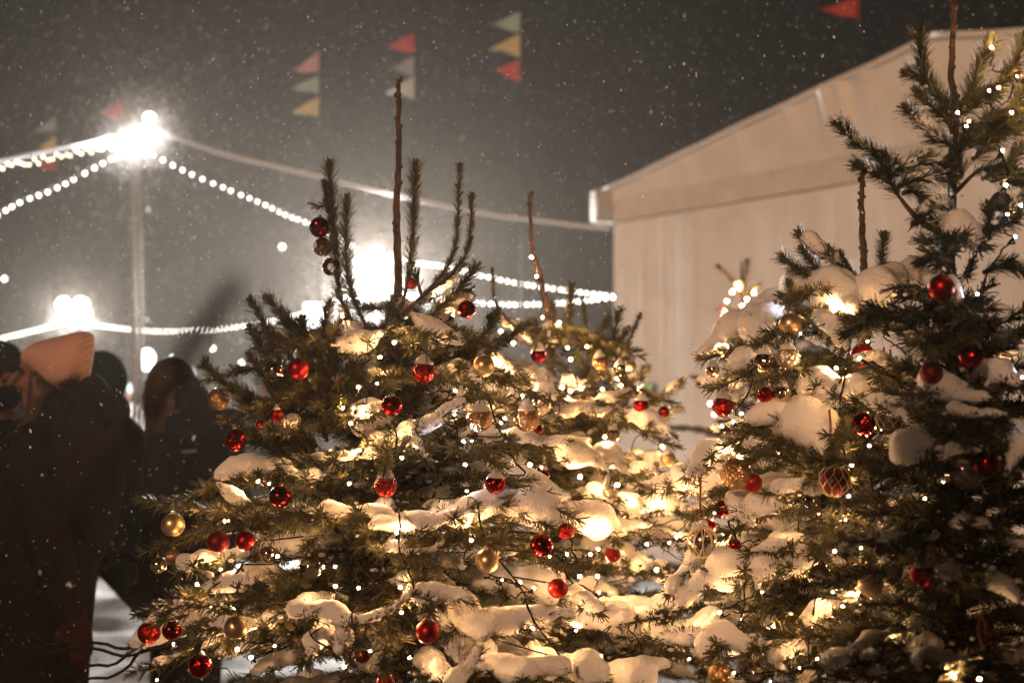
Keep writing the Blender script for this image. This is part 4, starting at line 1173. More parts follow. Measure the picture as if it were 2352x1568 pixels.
def flood_head(root, c, face, size, tilt=0):
    """Floodlight: housing, glowing lens and yoke."""
    f = unit(face); r = unit(np.cross(f, UP)); u = np.cross(r, f)
    ax = np.array([r, f, u]); w, h = size
    g = Geo().box(c - f * .05, (w, .09, h), ax)
    for i in range(6):
        g.box(c - f * .11 + r * (i - 2.5) * w / 7, (w * .03, .05, h * .8), ax)
    g.box(c + u * (h * .5 + .01) + f * .02, (w * 1.04, .10, .02), ax)
    for s in (-1, 1):
        g.box(c + r * s * (w * .5 + .02) - f * .07 - u * .06, (.02, .04, h * .9), ax)
    hd = part('floodlight_head', g, 'lamp_metal', root, smooth=False)
    lens = Geo().tube(np.array([c + f * .001, c + f * .004]), [w * .26, w * .26], 20)
    o = link('lens', lens.mesh('lens', 'flood_lens', ORG[root], False), hd)
    return hd


def build_lights():
    d = 14.0
    base = at(313, 920, d); base[2] = 0
    t = thing('lamp_pole', base, 'tall twin tube lamp pole with glaring floodlights where the strings meet, left', 'lamp pole', 'floodlit poles')
    top = at(312, 262, d)
    for dx in (-.030, .030):
        a = np.array([base[0] + dx, base[1], 0]); b = np.array([top[0] + dx, top[1], top[2]])
        # the photograph shows the pole leaning a little, its head to the left
        a[0] += .05
        part('pole_tube', Geo().tube(np.array([a, b]), .021, 12), 'pole_metal', t)
    g = Geo()
    for z in (1.2, 2.4, 3.5):
        g.box((base[0] + .02, base[1], z), (.15, .08, .03))
    part('clamp', g, 'lamp_metal', t, smooth=False)
    part('base_plate', Geo().box((base[0] + .05, base[1], .03), (.6, .6, .06)), 'lamp_metal', t, smooth=False)
    part('crossbar', Geo().tube(np.array([at(262, 318, d), at(366, 262, d)]), .025, 8), 'lamp_metal', t)
    for x, y, w in ((343, 272, .2), (330, 304, .2), (290, 312, .2), (305, 335, .18)):
        flood_head(t, at(x, y, d - .1), (RNG.uniform(-.5, .5), -1, -.35), (w, w * .75))
    lamp('floodlight_glow', at(338, 285, d - .45), 440, (1, .95, .89), .09)
    lamp('floodlight_glow', at(282, 315, d - .45), 340, (1, .95, .89), .09)

    d = 20.0
    b = at(866, 920, d); b[2] = 0
    t = thing('lamp_pole', b, 'glaring floodlight pole right behind the broad spruce', 'lamp pole', 'floodlit poles')
    part('pole_tube', Geo().tube(np.array([b, at(866, 560, d)]), .045, 12), 'pole_metal', t)
    part('base_plate', Geo().box((b[0], b[1], .03), (.6, .6, .06)), 'lamp_metal', t, smooth=False)
    for x, y, w in ((849, 602, .34), (883, 602, .34), (866, 634, .36), (866, 578, .3)):
        flood_head(t, at(x, y, d - .15), (RNG.uniform(-.2, .2), -1, -.12), (w, w * .8))
    lamp('floodlight_glow', at(866, 618, d - .7), 10500, (1, .95, .89), .14)

    d = 30.0
    b = at(166, 920, d); b[2] = 0
    t = thing('lamp_pole', b, 'far glaring floodlight pole above the pink beanie', 'lamp pole', 'floodlit poles')
    part('pole_tube', Geo().tube(np.array([b, at(166, 668, d)]), .05, 12), 'pole_metal', t)
    part('base_plate', Geo().box((b[0], b[1], .03), (.6, .6, .06)), 'lamp_metal', t, smooth=False)
    for x, y, w in ((146, 700, .55), (186, 700, .55)):
        flood_head(t, at(x, y, d - .15), (RNG.uniform(-.2, .2), -1, -.1), (w, w * .8))
    lamp('floodlight_glow', at(165, 702, d - .7), 4300, (1, .95, .89), .16)

    F = festoon
    F([(338, 345), (430, 392), (520, 430), (600, 463), (660, 492), (720, 515), (800, 556), (855, 592)], 14, 19.6, 28, .012, 'festoon_bulb', 'bulb string dropping from the left pole to the lamp behind the broad spruce')
    F([(278, 350), (230, 374), (165, 410), (110, 436), (50, 458), (0, 486), (-70, 528)], 14, 11, 17, .012, 'festoon_bulb', 'bulb string dropping from the left pole to the left edge of the picture')
    F([(292, 322), (240, 330), (180, 340), (90, 358), (0, 376), (-70, 392)], 14, 10.5, 44, .009, 'garland_bulb', 'dense garland of small bulbs running left from the tall left pole', double=True)
    F([(292, 312), (240, 322), (180, 335), (90, 352), (0, 372), (-70, 390)], 14, 10.6, 0, .0, None, 'white cable above the dense bulb garland, running left from the tall pole', .022, 'white_cable')
    F([(362, 300), (430, 326), (520, 355), (700, 398), (900, 445), (1100, 488), (1250, 508), (1400, 526)], 14, 15.1, 0, .0, None, 'white cable sagging from the tall left pole to the tent corner', .020, 'white_cable')
    F([(150, 738), (110, 748), (60, 760), (0, 774), (-60, 790)], 29.6, 24, 22, .020, 'festoon_bulb', 'far bulb string left of the far lamp, above the beanie')
    F([(182, 736), (215, 743), (270, 750), (345, 757), (420, 757), (500, 752), (580, 742), (650, 728), (705, 714), (800, 680), (855, 650)], 29.6, 20, 62, .017, 'festoon_bulb', 'far bulb string sagging from the far lamp to the lamp behind the broad spruce')
    F([(875, 590), (950, 600), (1005, 607), (1060, 618), (1100, 628), (1180, 645), (1260, 657), (1340, 668), (1415, 676)], 19.8, 15, 42, .013, 'festoon_bulb', 'upper of the two bulb strings running to the tent wall')
    F([(880, 660), (980, 680), (1090, 692), (1180, 696), (1260, 694), (1330, 688), (1415, 678)], 19.8, 15, 36, .013, 'festoon_bulb', 'lower of the two bulb strings running to the tent wall')
    for pts, dd, lab in (((( -120, 610), (10, 640), (310, 716), (488, 800), (555, 833), (700, 880)), 24, 'sparse string of single far bulbs low over the crowd'),
                         (((316, 420), (480, 500), (648, 567), (860, 640)), 19, 'single bulb on a thin cable between the two nearer lamp poles')):
        p = [at(x, y, dd) for x, y in pts]
        o = thing('festoon_string', p[0], lab, 'string lights', 'festoon strings over the square')
        part('cable', Geo().tube(spl(p, 40), .004, 4), 'cord', o)
        for c in p[1:-1]:
            if lab.startswith('single') and abs(c[0] - p[2][0]) > .01: continue
            b = link('bulb', SHAPE['festoon_bulb'], o); b.location = tuple(c - p[0]); b.scale = (.03,) * 3
    # street globe, tube lamp, light box, all beyond the crowd
    p = at(338, 826, 24); b = np.array([p[0], p[1], 0])
    t = thing('globe_lamp', b, 'large white globe lamp glowing right of the tall twin pole', 'street lamp')
    part('globe', Geo().ell(p, (.13, .13, .18), 3), 'street_globe', t); part('post', Geo().tube(np.array([b, p - UP * .17]), [.05, .03], 10), 'lamp_metal', t)
    p = at(396, 838, 24); b = np.array([p[0], p[1], 0])
    t = thing('tube_lamp', b, 'narrow upright white lamp just above the head of the long haired person', 'street lamp')
    part('tube', Geo().ell(p, (.045, .045, .16), 3), 'street_globe', t); part('post', Geo().tube(np.array([b, p - UP * .15]), [.05, .03], 10), 'lamp_metal', t)
    p = at(712, 745, 22); b = np.array([p[0], p[1], 0])
    t = thing('light_box', b, 'stepped white light box sign shining through the left of the broad spruce', 'lit sign')
    part('panel', Geo().box(at(722, 716, 22), (.30, .10, .26)).box(at(708, 762, 22), (.46, .10, .38)), 'sign_light', t, smooth=False)
    part('post', Geo().tube(np.array([b, p]), .05, 8), 'lamp_metal', t)


def pennant(root, x, y0, y1, tx, ty, kind, d):
    a, b, c = at(x, y0, d), at(x, y1, d), at(tx, ty, d)
    n = 9; P = np.zeros((n, n, 3)); ph = RNG.uniform(0, 6)
    for i in range(n):
        for j in range(n):
            u, v = i / (n - 1), j / (n - 1)
            w = (a * (1 - v) + b * v) * (1 - u) + c * u
            w = w + np.array([0, 1, 0]) * (.05 * u * math.sin(ph + 5.5 * u + 2 * v)) + UP * .012 * math.sin(ph + 4 * u)
            P[i, j] = w
    g = Geo().grid(P)
    o = part('pennant', g, kind, root)
    s = o.modifiers.new('cloth', 'SOLIDIFY'); s.thickness = .003


def build_flags():
    rows = [(733, 16, [(120, 168, 671, 160, 'flag_pink'), (176, 219, 669, 200, 'flag_teal'), (224, 273, 674, 256, 'flag_yellow')], 'thin flag pole with a pink, a teal and a yellow pennant'),
            (952, 16, [(75, 122, 886, 106, 'flag_red'), (126, 173, 893, 159, 'flag_slate'), (178, 231, 888, 211, 'flag_pale_blue')], 'thin flag pole with red, slate and pale blue pennants behind the bare leader'),
            (1195, 16, [(24, 72, 1124, 62, 'flag_teal'), (77, 131, 1128, 115, 'flag_yellow'), (134, 187, 1133, 165, 'flag_red')], 'thin flag pole with a teal, a yellow and a red pennant'),
            (1973, 16.5, [(-62, -14, 1880, -22, 'flag_yellow'), (-8, 40, 1878, 26, 'flag_red')], 'thin flag pole with a red pennant high above the tent roof'),
            (129, 24, [(268, 305, 76, 300, 'flag_slate'), (312, 345, 86, 340, 'flag_yellow'), (362, 394, 88, 386, 'flag_red')], 'faint far flag pole with a slate, a yellow and a red pennant at the left'),
            (281, 22, [(228, 271, 224, 266, 'flag_red')], 'faint far flag pole with one red pennant beside the tall lamp pole')]
    for x, d, fl, lab in rows:
        b = at(x + 2, 920, d); b[2] = 0
        t = thing('flag_pole', b, lab, 'flag pole', 'pennant poles around the square')
        ytop = min(f[0] for f in fl) - 6
        part('mast', Geo().tube(np.array([b, at(x + 1.5, ytop, d)]), [.010, .006], 8), 'cord', t)
        part('foot', Geo().box(b + UP * .04, (.4, .4, .08)), 'lamp_metal', t, smooth=False)
        for y0, y1, tx, ty, k in fl:
            pennant(t, x, y0, y1, tx, ty, k, d)


def build_tent():
    O = np.array([1.08, 15.0, 0]); u = np.array([2.33, -3.4, 0]) / 4.122; v = np.array([3.4, 2.33, 0]) / 4.122
    W, E, H, D = 8.5, 3.74, 4.43, 14.0       # width, eave, ridge, depth
    t = thing('marquee_tent', O, 'large white gabled marquee tent filling the right background', 'tent')
    P = lambda a, b, z: O + u * a + v * b + UP * z
    rng = np.random.default_rng(5)
    # end wall: hanging panels with soft vertical folds
    na, nz = 420, 14; A_ = np.linspace(0, W, na); Z = np.linspace(0, E - .26, nz)
    f = sum(.003 * np.sin(A_ * k + ph) for k, ph in ((2.1, 0), (5.3, 1.))) + sum(.0006 * np.sin(A_ * k + ph) for k, ph in ((9.7, 2.2), (17, .4), (41, .9))) + .0015 * np.exp(-((A_ % 2.06 - 1.03) / .03) ** 2)
    g = Geo().grid(np.array([[P(a, -.0 - f[i] * (1 - .5 * z / E), z) for z in Z] for i, a in enumerate(A_)]), flip=True)
    part('end_wall', g, 'tent_vinyl', t)
    # gable cloth with pulled folds running up to the rafters
    na, nz = 240, 40; A_ = np.linspace(-.05, W + .05, na); rows = []
    folds = [(1.15, .022, .05), (1.95, .03, .05), (2.6, .03, .06), (3.05, .05, .07), (3.22, .045, .06), (3.5, .03, .09), (4.12, .05, .05), (4.9, .04, .06), (5.6, .03, .07), (6.8, .03, .06), (.55, .02, .05)]
    for a in A_:
        top = E + .07 + (H - E + .05) * (1 - abs(a - W / 2) / (W / 2)); r = []
        for k in range(nz):
            z = E - .02 + (top - E + .02) * k / (nz - 1); h = k / (nz - 1)
            w = 0
            for c, amp, wd in folds:
                ac = c + (1 - h) * .16 * (1 if c < W / 2 else -1)
                w += amp * (.15 + .85 * h ** 1.2) * math.exp(-((a - ac) / (wd * (1.6 - .6 * h))) ** 2)
            r.append(P(a, -.05 - w * 1.5, z))
        rows.append(r)
    part('gable_cloth', Geo().grid(np.array(rows), flip=True), 'tent_vinyl', t)
    g = Geo()
    g.grid(np.array([[P(a_, -.022 - .004 * math.sin(a_ * 3 + z_ * 9) - (.03 if k_ == 0 else 0), z_) for k_, z_ in enumerate((E - .02, E - .08, E - .14, E - .20, E - .25))] for a_ in np.linspace(0, W, 160)]))
    part('seam_band', g, 'tent_band', t)
    # roof: two sheets with overhang and thickness, gutter boxes at the eaves
    for s in (0, 1):
        n = 40; bs = np.linspace(-.085, D, n); k = 24; lo, hi = [], []
        for b in bs:
            l = []
            for i in range(k):
                q = i / (k - 1); a = (-.16 + (W / 2 + .16) * q); z = E + .10 + (H - E + .06) * q
                z += .008 * math.sin(b * 2.2 + q * 4) * math.sin(q * 3.1) + (.004 * math.sin(q * 26 + 1) if b < 0 else 0)
                l.append(P(a if s == 0 else W - a, b, z))
            hi.append(l)
        g = Geo().grid(np.array(hi), flip=(s == 0))
        o = part('roof_sheet', g, 'tent_vinyl', t)
        m = o.modifiers.new('cloth', 'SOLIDIFY'); m.thickness = .05; m.offset = 1
        a = -.16 if s == 0 else W + .16
        g = Geo().box(P(a + (.10 if s == 0 else -.10), D / 2 - .1, E - .08), (.22, D + .16, .33), np.array([u, v, UP]))
        part('eave_box', g, 'eave_vinyl', t, smooth=False)
        g = Geo().grid(np.array([[P(.0 if s == 0 else W, b, z) for z in (0, E)] for b in np.linspace(0, D, 40)]), flip=(s == 1))
        part('side_wall', g, 'tent_vinyl', t)
        part('corner_post', Geo().box(P(.05 if s == 0 else W - .05, .06, E / 2), (.09, .09, E), np.array([u, v, UP])), 'pole_metal', t, smooth=False)
    part('back_wall', Geo().grid(np.array([[P(a, D, z) for z in (0, E, E + .05 + (H - E + .05) * (1 - abs(a - W / 2) / (W / 2)))] for a in np.linspace(0, W, 21)])), 'tent_vinyl', t)
    # small green lamp on the wall, low beside the trees
    c = P(.60, -.10, 1.73)
    l = thing('green_lamp', c, 'small green lit lamp box low on the white tent wall', 'lamp')
    ax = np.array([u, v, UP])
    part('housing', Geo().box(c + v * .02, (.30, .06, .10), ax), 'lamp_metal', l, smooth=False); part('lit_face', Geo().box(c - v * .016, (.27, .012, .075), ax), 'green_light', l, smooth=False)


# ------------------------------------------------------------------ people
def inside(poly, x, y):
    n = len(poly); r = False; j = n - 1
    for i in range(n):
        xi, yi = poly[i]; xj, yj = poly[j]
        if (yi > y) != (yj > y) and x < (xj - xi) * (y - yi) / (yj - yi) + xi: r = not r
        j = i
    return r


def edge_dist(poly, x, y):
    m = 1e9; n = len(poly)
    for i in range(n):
        ax, ay = poly[i]; bx, by = poly[(i + 1) % n]
        dx, dy = bx - ax, by - ay; L = dx * dx + dy * dy
        t = max(0, min(1, ((x - ax) * dx + (y - ay) * dy) / L)) if L else 0
        m = min(m, math.hypot(x - ax - t * dx, y - ay - t * dy))
    return m


def inflate(zone, poly, d, thick, step, geo=None, cap=None):
    """A rounded body of the given outline: balls whose size follows the distance from its edge."""
    g = geo or Geo(); xs = [p[0] for p in poly]; ys = [p[1] for p in poly]
    u = zlen(zone, 1, d); capx = cap or thick / u
    C, Rr = [], []
    for x in np.arange(min(xs), max(xs), step):
        for y in np.arange(min(ys), max(ys), step):
            if inside(poly, x, y):
                e = edge_dist(poly, x, y)
                if e < step * .35: continue
                r = min(e, capx) * u
                C.append(az(zone, x, y, d)); Rr.append((max(r, step * u * .6) if e > step * .6 else r, thick * math.sqrt(min(1, e / capx)), max(r, step * u * .6) if e > step * .6 else r))
    g.ells(C, Rr, 1)
    return g


class Person:
    def __init__(s, base, face, h, label, cat='person', group=None):
        s.b = np.asarray(base, float); s.f = unit(np.array([face[0], face[1], 0])); s.l = np.cross(UP, s.f); s.k = h / 1.75
        s.root = None; s.label = label; s.group = group

    def P(s, f, l, u):
        return s.b + (s.f * f + s.l * l + UP * u) * s.k

    def ell(s, g, f, l, u, r, level=2):
        g.ell(s.P(f, l, u), np.array(r) * s.k, level, axes=np.array([s.f, s.l, UP]))

    def hand(s, g, wrist, elbow, side, inf=0.):
        k = s.k; d = unit(wrist - elbow); w = unit(s.f - d * np.dot(s.f, d)); n = np.cross(d, w)
        pc = wrist + d * .05 * k
        g.caps(wrist, wrist + d * .03 * k, (.026 + inf) * k, (.03 + inf) * k)
        for i in range(4):
            r0 = wrist + d * .03 * k + w * (.027 - .018 * i) * k; r1 = wrist + d * .09 * k + w * (.030 - .020 * i) * k
            g.caps(r0, r1, (.014 + inf) * k, (.0115 + inf) * k)
            L = (.068, .078, .072, .056)[i] * k
            m = r1 + unit(d + n * .18 * side) * L * .5; e = m + unit(d + n * .75 * side) * L * .5
            g.caps(r1, m, (.0092 + inf) * k, (.0085 + inf) * k); g.caps(m, e, (.0085 + inf) * k, (.007 + inf) * k)
        t0 = wrist + d * .035 * k + w * .032 * k; t1 = t0 + unit(d * .7 + w * .7 + n * .3 * side) * .035 * k; t2 = t1 + unit(d + w * .15 + n * .4 * side) * .03 * k
        g.caps(t0, t1, (.013 + inf) * k, (.0105 + inf) * k); g.caps(t1, t2, (.0105 + inf) * k, (.0085 + inf) * k)

    def body(s, arms, legs, voxel=.01, head=(0, 0), mat_='skin'):
        """arms: [(elbow, wrist)] left then right, legs: [(knee, ankle)] as (forward, left, up)."""
        g = Geo(); hf, hl = head; k = s.k
        E = s.ell
        E(g, hf, hl, 1.635, (.094, .074, .105)); E(g, hf + .035, hl, 1.575, (.062, .060, .085)); E(g, hf + .075, hl, 1.535, (.026, .03, .024))
        E(g, hf + .090, hl, 1.655, (.016, .045, .016)); E(g, hf + .100, hl, 1.615, (.012, .010, .03)); E(g, hf + .112, hl, 1.595, (.016, .013, .013))
        E(g, hf + .092, hl, 1.567, (.013, .024, .009)); E(g, hf + .089, hl, 1.553, (.014, .022, .009))
        for q in (-1, 1):
            E(g, hf + .068, hl + q * .042, 1.60, (.026, .022, .028)); E(g, hf - .005, hl + q * .077, 1.61, (.02, .010, .033))
        g.caps(s.P(hf * .7, hl * .7, 1.57), s.P(0, 0, 1.42), .052 * k, .06 * k)
        E(g, 0, 0, 1.30, (.115, .16, .16)); E(g, .005, 0, 1.12, (.10, .135, .13)); E(g, 0, 0, .96, (.115, .16, .13))
        for q, (el, wr) in zip((1, -1), arms):
            sh = s.P(0, q * .165, 1.395); e, w = s.P(*el), s.P(*wr)
            g.caps(s.P(0, q * .06, 1.42), sh, .065 * k, .06 * k)
            g.caps(sh, e, .052 * k, .040 * k); g.caps(e, w, .040 * k, .027 * k)
            s.hand(g, w, e, -q)
        for q, (kn, an) in zip((1, -1), legs):
            a, b, c = s.P(0, q * .09, .93), s.P(*kn), s.P(*an)
            g.caps(a, b, .085 * k, .058 * k); g.caps(b, c, .058 * k, .038 * k)
            g.caps(c, c + (s.f * .15 - UP * .05) * k, .042 * k, .032 * k)
        s.root = link('person', g.mesh('person', mat_, s.b)); s.root.location = tuple(s.b); ORG[s.root] = s.b
        tag(s.root, s.label, 'person', s.group)
        melt(s.root, voxel, 3); s.arms, s.legs, s.hd = arms, legs, head
        eg = Geo()
        for q in (-1, 1):
            s.ell(eg, hf + .083, hl + q * .033, 1.628, (.011, .012, .010))
        part('eyes', eg, 'eye', s.root)
        return s

    def wear(s, name, g, m, voxel=.012, it=3):
        o = part(name, g, m, s.root); melt(o, voxel, it); return o

    def trousers(s, m='dark_trousers', boots='boots'):
        g = Geo(); k = s.k
        s.ell(g, 0, 0, .98, (.125, .17, .12))
        for q, (kn, an) in zip((1, -1), s.legs):
            a, b, c = s.P(0, q * .09, .93), s.P(*kn), s.P(*an)
            g.caps(a, b, .098 * k, .072 * k); g.caps(b, c + UP * .05, .072 * k, .055 * k)
        s.wear('trousers', g, m, .014)
        for q, (kn, an) in zip((1, -1), s.legs):
            b, c = s.P(*kn), s.P(*an); g = Geo()
            g.caps(c + unit(b - c) * .14 * k, c, .06 * k, .055 * k); g.caps(c - UP * .03 * k, c + (s.f * .16 - UP * .055) * k, .055 * k, .042 * k)
            s.wear('boot', g, boots, .012)

    def sleeves(s, g, r=.062):
        k = s.k
        for q, (el, wr) in zip((1, -1), s.arms):
            sh = s.P(0, q * .165, 1.39); e, w = s.P(*el), s.P(*wr)
            g.caps(s.P(0, q * .04, 1.41), sh, .085 * k, .08 * k); g.caps(sh, e, .078 * k, r * k); g.caps(e, w, r * k, .048 * k)

    def coat(s, m, hem=.75, hood=True, flare=.03):
        g = Geo(); E = s.ell
        E(g, 0, 0, 1.30, (.15, .19, .18)); E(g, .0, 0, 1.12, (.14, .175, .16)); E(g, 0, 0, .96, (.15, .19, .14))
        u = .96
        while u > hem:
            u -= .05; E(g, 0, 0, u, (.15 + flare * (.96 - u), .185 + flare * (.96 - u), .06))
        s.sleeves(g)
        for a in range(12):
            t = a * math.pi / 6; E(g, .075 * math.cos(t) - .01, .085 * math.sin(t), 1.455, (.035, .035, .045), 1)
        if hood:
            E(g, -.12, 0, 1.44, (.07, .12, .07)); E(g, -.10, .07, 1.45, (.06, .06, .06)); E(g, -.10, -.07, 1.45, (.06, .06, .06))
        s.wear('coat', g, m, .016)

    def gloves(s, m='black_coat'):
        for q, (el, wr) in zip((1, -1), s.arms):
            g = Geo(); w, e = s.P(*wr), s.P(*el); s.hand(g, w, e, -q, .004); g.caps(w + unit(e - w) * .05, w, .036 * s.k, .036 * s.k)
            s.wear('glove', g, m, .0075, 2)

    def hat(s, m, up=False):
        g = Geo(); hf, hl = s.hd
        s.ell(g, hf - .008, hl, 1.672, (.108, .088, .095), 3)
        for a in range(18):
            t = a * math.pi / 9; s.ell(g, hf - .008 + .098 * math.cos(t), hl + .079 * math.sin(t), 1.655, (.02, .02, .024), 1)
        if up: s.ell(g, hf - .02, hl, 1.79, (.035, .035, .035))
        s.wear('hat', g, m, .010)

    def hair(s, m, long=False):
        g = Geo(); hf, hl = s.hd
        s.ell(g, hf - .02, hl, 1.655, (.095, .085, .105), 3)
        if long:
            for q in (-1, 0, 1):
                g.caps(s.P(hf - .06, hl + q * .05, 1.62), s.P(hf - .10, hl + q * .06, 1.32), .055 * s.k, .04 * s.k)
        s.wear('hair', g, m, .010)


ST = [((-.03, .20, 1.10), (.03, .21, .86)), ((.03, -.20, 1.10), (.08, -.21, .87))]
LG = [((.03, .10, .50), (-.02, .10, .09)), ((.02, -.10, .50), (.03, -.10, .09))]


def build_people():
    # ---- woman in the pink beanie, in profile
    c = az('w1', 545, 480, 4.8)
    h = 1.75 * c[2] / 1.648
    W = Person((c[0], c[1], 0), (-1, .16), h, 'woman in a ribbed pink beanie and long dark coat, in profile, facing left')
    W.body([((-.10, .21, 1.12), (-.17, .20, .90)), ((.05, -.20, 1.10), (.10, -.18, .88))], LG, .0062)
    W.trousers()
    hatp = [(238, 352), (262, 300), (320, 245), (420, 195), (540, 172), (650, 145), (760, 118), (850, 104), (920, 108), (946, 140), (950, 200), (940, 320), (925, 430), (900, 540), (868, 632), (790, 668), (700, 705), (625, 742), (540, 680), (440, 590), (360, 510), (320, 470), (290, 488), (240, 492)]
    g = inflate('w1', hatp, 4.8, .118, 26, cap=190)
    W.wear('beanie', g, 'beanie_knit', .008, 4)
    g = Geo()
    for dd, pp in ((-.085, [(325, 470), (470, 600), (610, 735), (570, 800), (520, 880), (470, 960), (430, 1060), (330, 1120), (190, 1190), (150, 1160), (170, 1070), (240, 990), (270, 860), (290, 700), (300, 560)]),
                   (-.02, [(560, 660), (760, 690), (800, 760), (700, 860), (560, 900)])):
        inflate('w1', pp, 4.8 + dd, .045, 26, g)
    W.wear('hair', g, 'brown_hair', .009, 3)
    g = inflate('v', [(60, 965), (100, 945), (144, 905), (193, 882), (226, 872), (243, 903), (265, 930), (276, 965), (290, 1040), (284, 1130), (262, 1230), (222, 1300), (208, 1450), (200, 1568), (196, 1730), (20, 1730), (2, 1568), (-12, 1400), (-28, 1200), (-10, 1060), (30, 990)], 4.8, .23, 18)
    W.sleeves(g, .066)
    for x, y, r in ((170, 915, .05), (215, 895, .05), (240, 925, .045), (262, 955, .04), (130, 930, .05)):
        for dd in (-.10, 0, .1):
            g.ell(at(x, y, 4.8 + dd), r, 2)
    W.wear('coat', g, 'brown_coat', .014, 3)
    g = Geo(); W.hand(g, W.P(-.17, .20, .90), W.P(-.10, .21, 1.12), -1, .004); g.caps(W.P(-.165, .20, .92), W.P(-.172, .20, .89), .04 * W.k, .038 * W.k)
    W.wear('glove', g, 'maroon_knit', .0062, 2)

    # ---- person behind her left, half cut by the edge of the picture
    c = az('w1', -10, 560, 5.3); h = 1.75 * c[2] / 1.648
    L_ = Person((c[0], c[1], 0), (.8, -.62), h, 'person in a dark knit hat and dark scarf, cut by the left edge')
    L_.body(ST, LG, .009); L_.trousers(); L_.gloves(); L_.coat('black_coat', .7)
    g = inflate('w1', [(-260, 560), (-200, 470), (-100, 425), (0, 428), (60, 405), (150, 393), (215, 405), (228, 440), (190, 480), (120, 560), (60, 585), (-80, 570)], 5.3, .10, 26, cap=200)
    L_.ell(g, -.01, 0, 1.68, (.112, .095, .10), 3); L_.ell(g, .03, 0, 1.685, (.085, .085, .06), 3); L_.ell(g, -.03, .04, 1.62, (.085, .06, .07), 2); L_.ell(g, -.03, -.04, 1.62, (.085, .06, .07), 2)
    L_.wear('hat', g, 'dark_hat', .010)
    g = inflate('w1', [(205, 478), (170, 560), (110, 670), (65, 725), (55, 670), (95, 590), (150, 520)], 5.22, .028, 14)
    L_.wear('hair', g, 'blond_hair', .007)
    g = inflate('w1', [(-260, 690), (-100, 660), (40, 650), (130, 650), (190, 640), (216, 740), (205, 800), (160, 900), (60, 930), (-200, 930)], 5.24, .15, 26)
    L_.wear('scarf', g, 'black_coat', .012)

    # ---- hooded walker between them and the trees
    d = 6.3; c = at(222, 870, d); h = 1.75 * c[2] / 1.66
    H_ = Person((c[0], c[1], 0), (-1, .05), h, 'person in a black hood striding left behind the woman in the pink beanie')
    kn, an = (at(398, 1458, d) - H_.b) / H_.k, (at(470, 1625, d) - H_.b) / H_.k
    H_.body(ST, [((.20, .10, .52), (.26, .10, .09)), ((-kn[0], -.10, kn[2]), (-an[0], -.10, an[2]))], .010)
    H_.trousers(); H_.gloves()
    g = inflate('v', [(207, 824), (234, 830), (252, 855), (262, 898), (264, 918), (281, 939), (315, 970), (334, 990), (347, 1050), (354, 1120), (361, 1190), (366, 1250), (350, 1286), (290, 1303), (232, 1305), (190, 1300), (150, 1200), (140, 1050), (150, 960), (172, 900), (178, 845)], d, .20, 12)
    H_.sleeves(g); H_.wear('coat', g, 'black_coat', .016)
    g = Geo(); H_.ell(g, -.02, 0, 1.66, (.115, .105, .125), 3); H_.ell(g, -.05, 0, 1.52, (.10, .11, .10), 2); H_.ell(g, .03, 0, 1.70, (.09, .09, .07), 2)
    H_.wear('hood', g, 'black_coat', .010)

    # ---- long haired person in a black puffer, seen from behind
    d = 5.8; c = az('w2', 450, 570, d); h = 1.75 * c[2] / 1.648
    B_ = Person((c[0] + .125, c[1] - .05, 0), (-.85, .5), h, 'person with long light brown hair in a black jacket beside the twin tube pole')
    B_.body([((-.02, .22, 1.12), (.05, .19, .90)), ((-.08, -.22, 1.12), (.02, -.20, .90))], LG, .009, head=(.14, .0))
    B_.trousers(); B_.gloves()
    g = Geo(); B_.ell(g, .115, 0, 1.66, (.105, .095, .105), 3); B_.ell(g, .08, 0, 1.56, (.08, .09, .12), 2); B_.ell(g, .13, .05, 1.6, (.07, .05, .10), 2)
    g = inflate('w2', [(450, 403), (380, 425), (300, 500), (258, 580), (240, 700), (222, 860), (215, 960), (330, 990), (430, 930), (560, 860), (620, 760), (652, 600), (652, 480), (590, 418), (520, 400)], d, .095, 26, g, cap=150)
    B_.wear('hair', g, 'brown_hair', .010)
    for cl, wd, n, m in (([(262, 900), (262, 1100), (248, 1350), (222, 1568), (215, 1700)], 42, 40, 'light_brown_hair'), ([(585, 850), (500, 868), (425, 910), (395, 990), (400, 1120), (375, 1350), (335, 1568), (325, 1680)], 36, 40, 'light_brown_hair'),
                         ([(325, 900), (335, 1150), (310, 1450), (290, 1660)], 40, 34, 'brown_hair')):
        g = Geo()
        for q in range(n):
            ox = RNG.normal(0, wd * .5); oy = RNG.normal(0, .014); ph = RNG.uniform(0, 6)
            pts = [az('w2', x + ox * (1 - .3 * i_ / len(cl)) + 5 * math.sin(ph + i_ * 1.7), y + (ox * .35 if i_ < 2 and len(cl) > 6 else 0), d - .17 + oy) for i_, (x, y) in enumerate(cl)]
            g.tube(spl(pts, 24), np.linspace(.0055, .0022, 24), 5)
        part('hair_strand', g, m, B_.root)
    g = inflate('w2', [(655, 560), (665, 515), (705, 497), (745, 520), (800, 575), (925, 665), (1010, 760), (1120, 900), (1250, 1040), (1320, 1180), (1330, 1400), (1320, 1700), (1300, 2200), (520, 2200), (470, 1800), (420, 1560), (440, 1300), (470, 1100), (480, 1000), (560, 900), (630, 760)], d, .19, 44)
    for x, y in ((700, 560), (760, 640), (680, 700), (830, 720)):
        g.ell(az('w2', x, y, d - .10), (.05, .06, .05), 2)
    for y in (950, 1120, 1290, 1460, 1630):      # quilted rolls of the jacket
        for x in range(560, 1260, 60):
            if x - 480 > (y - 1300) * .02:
                g.ell(az('w2', x, y + 20 * math.sin(x * .01), d - .155), (.05, .05, .042), 1)
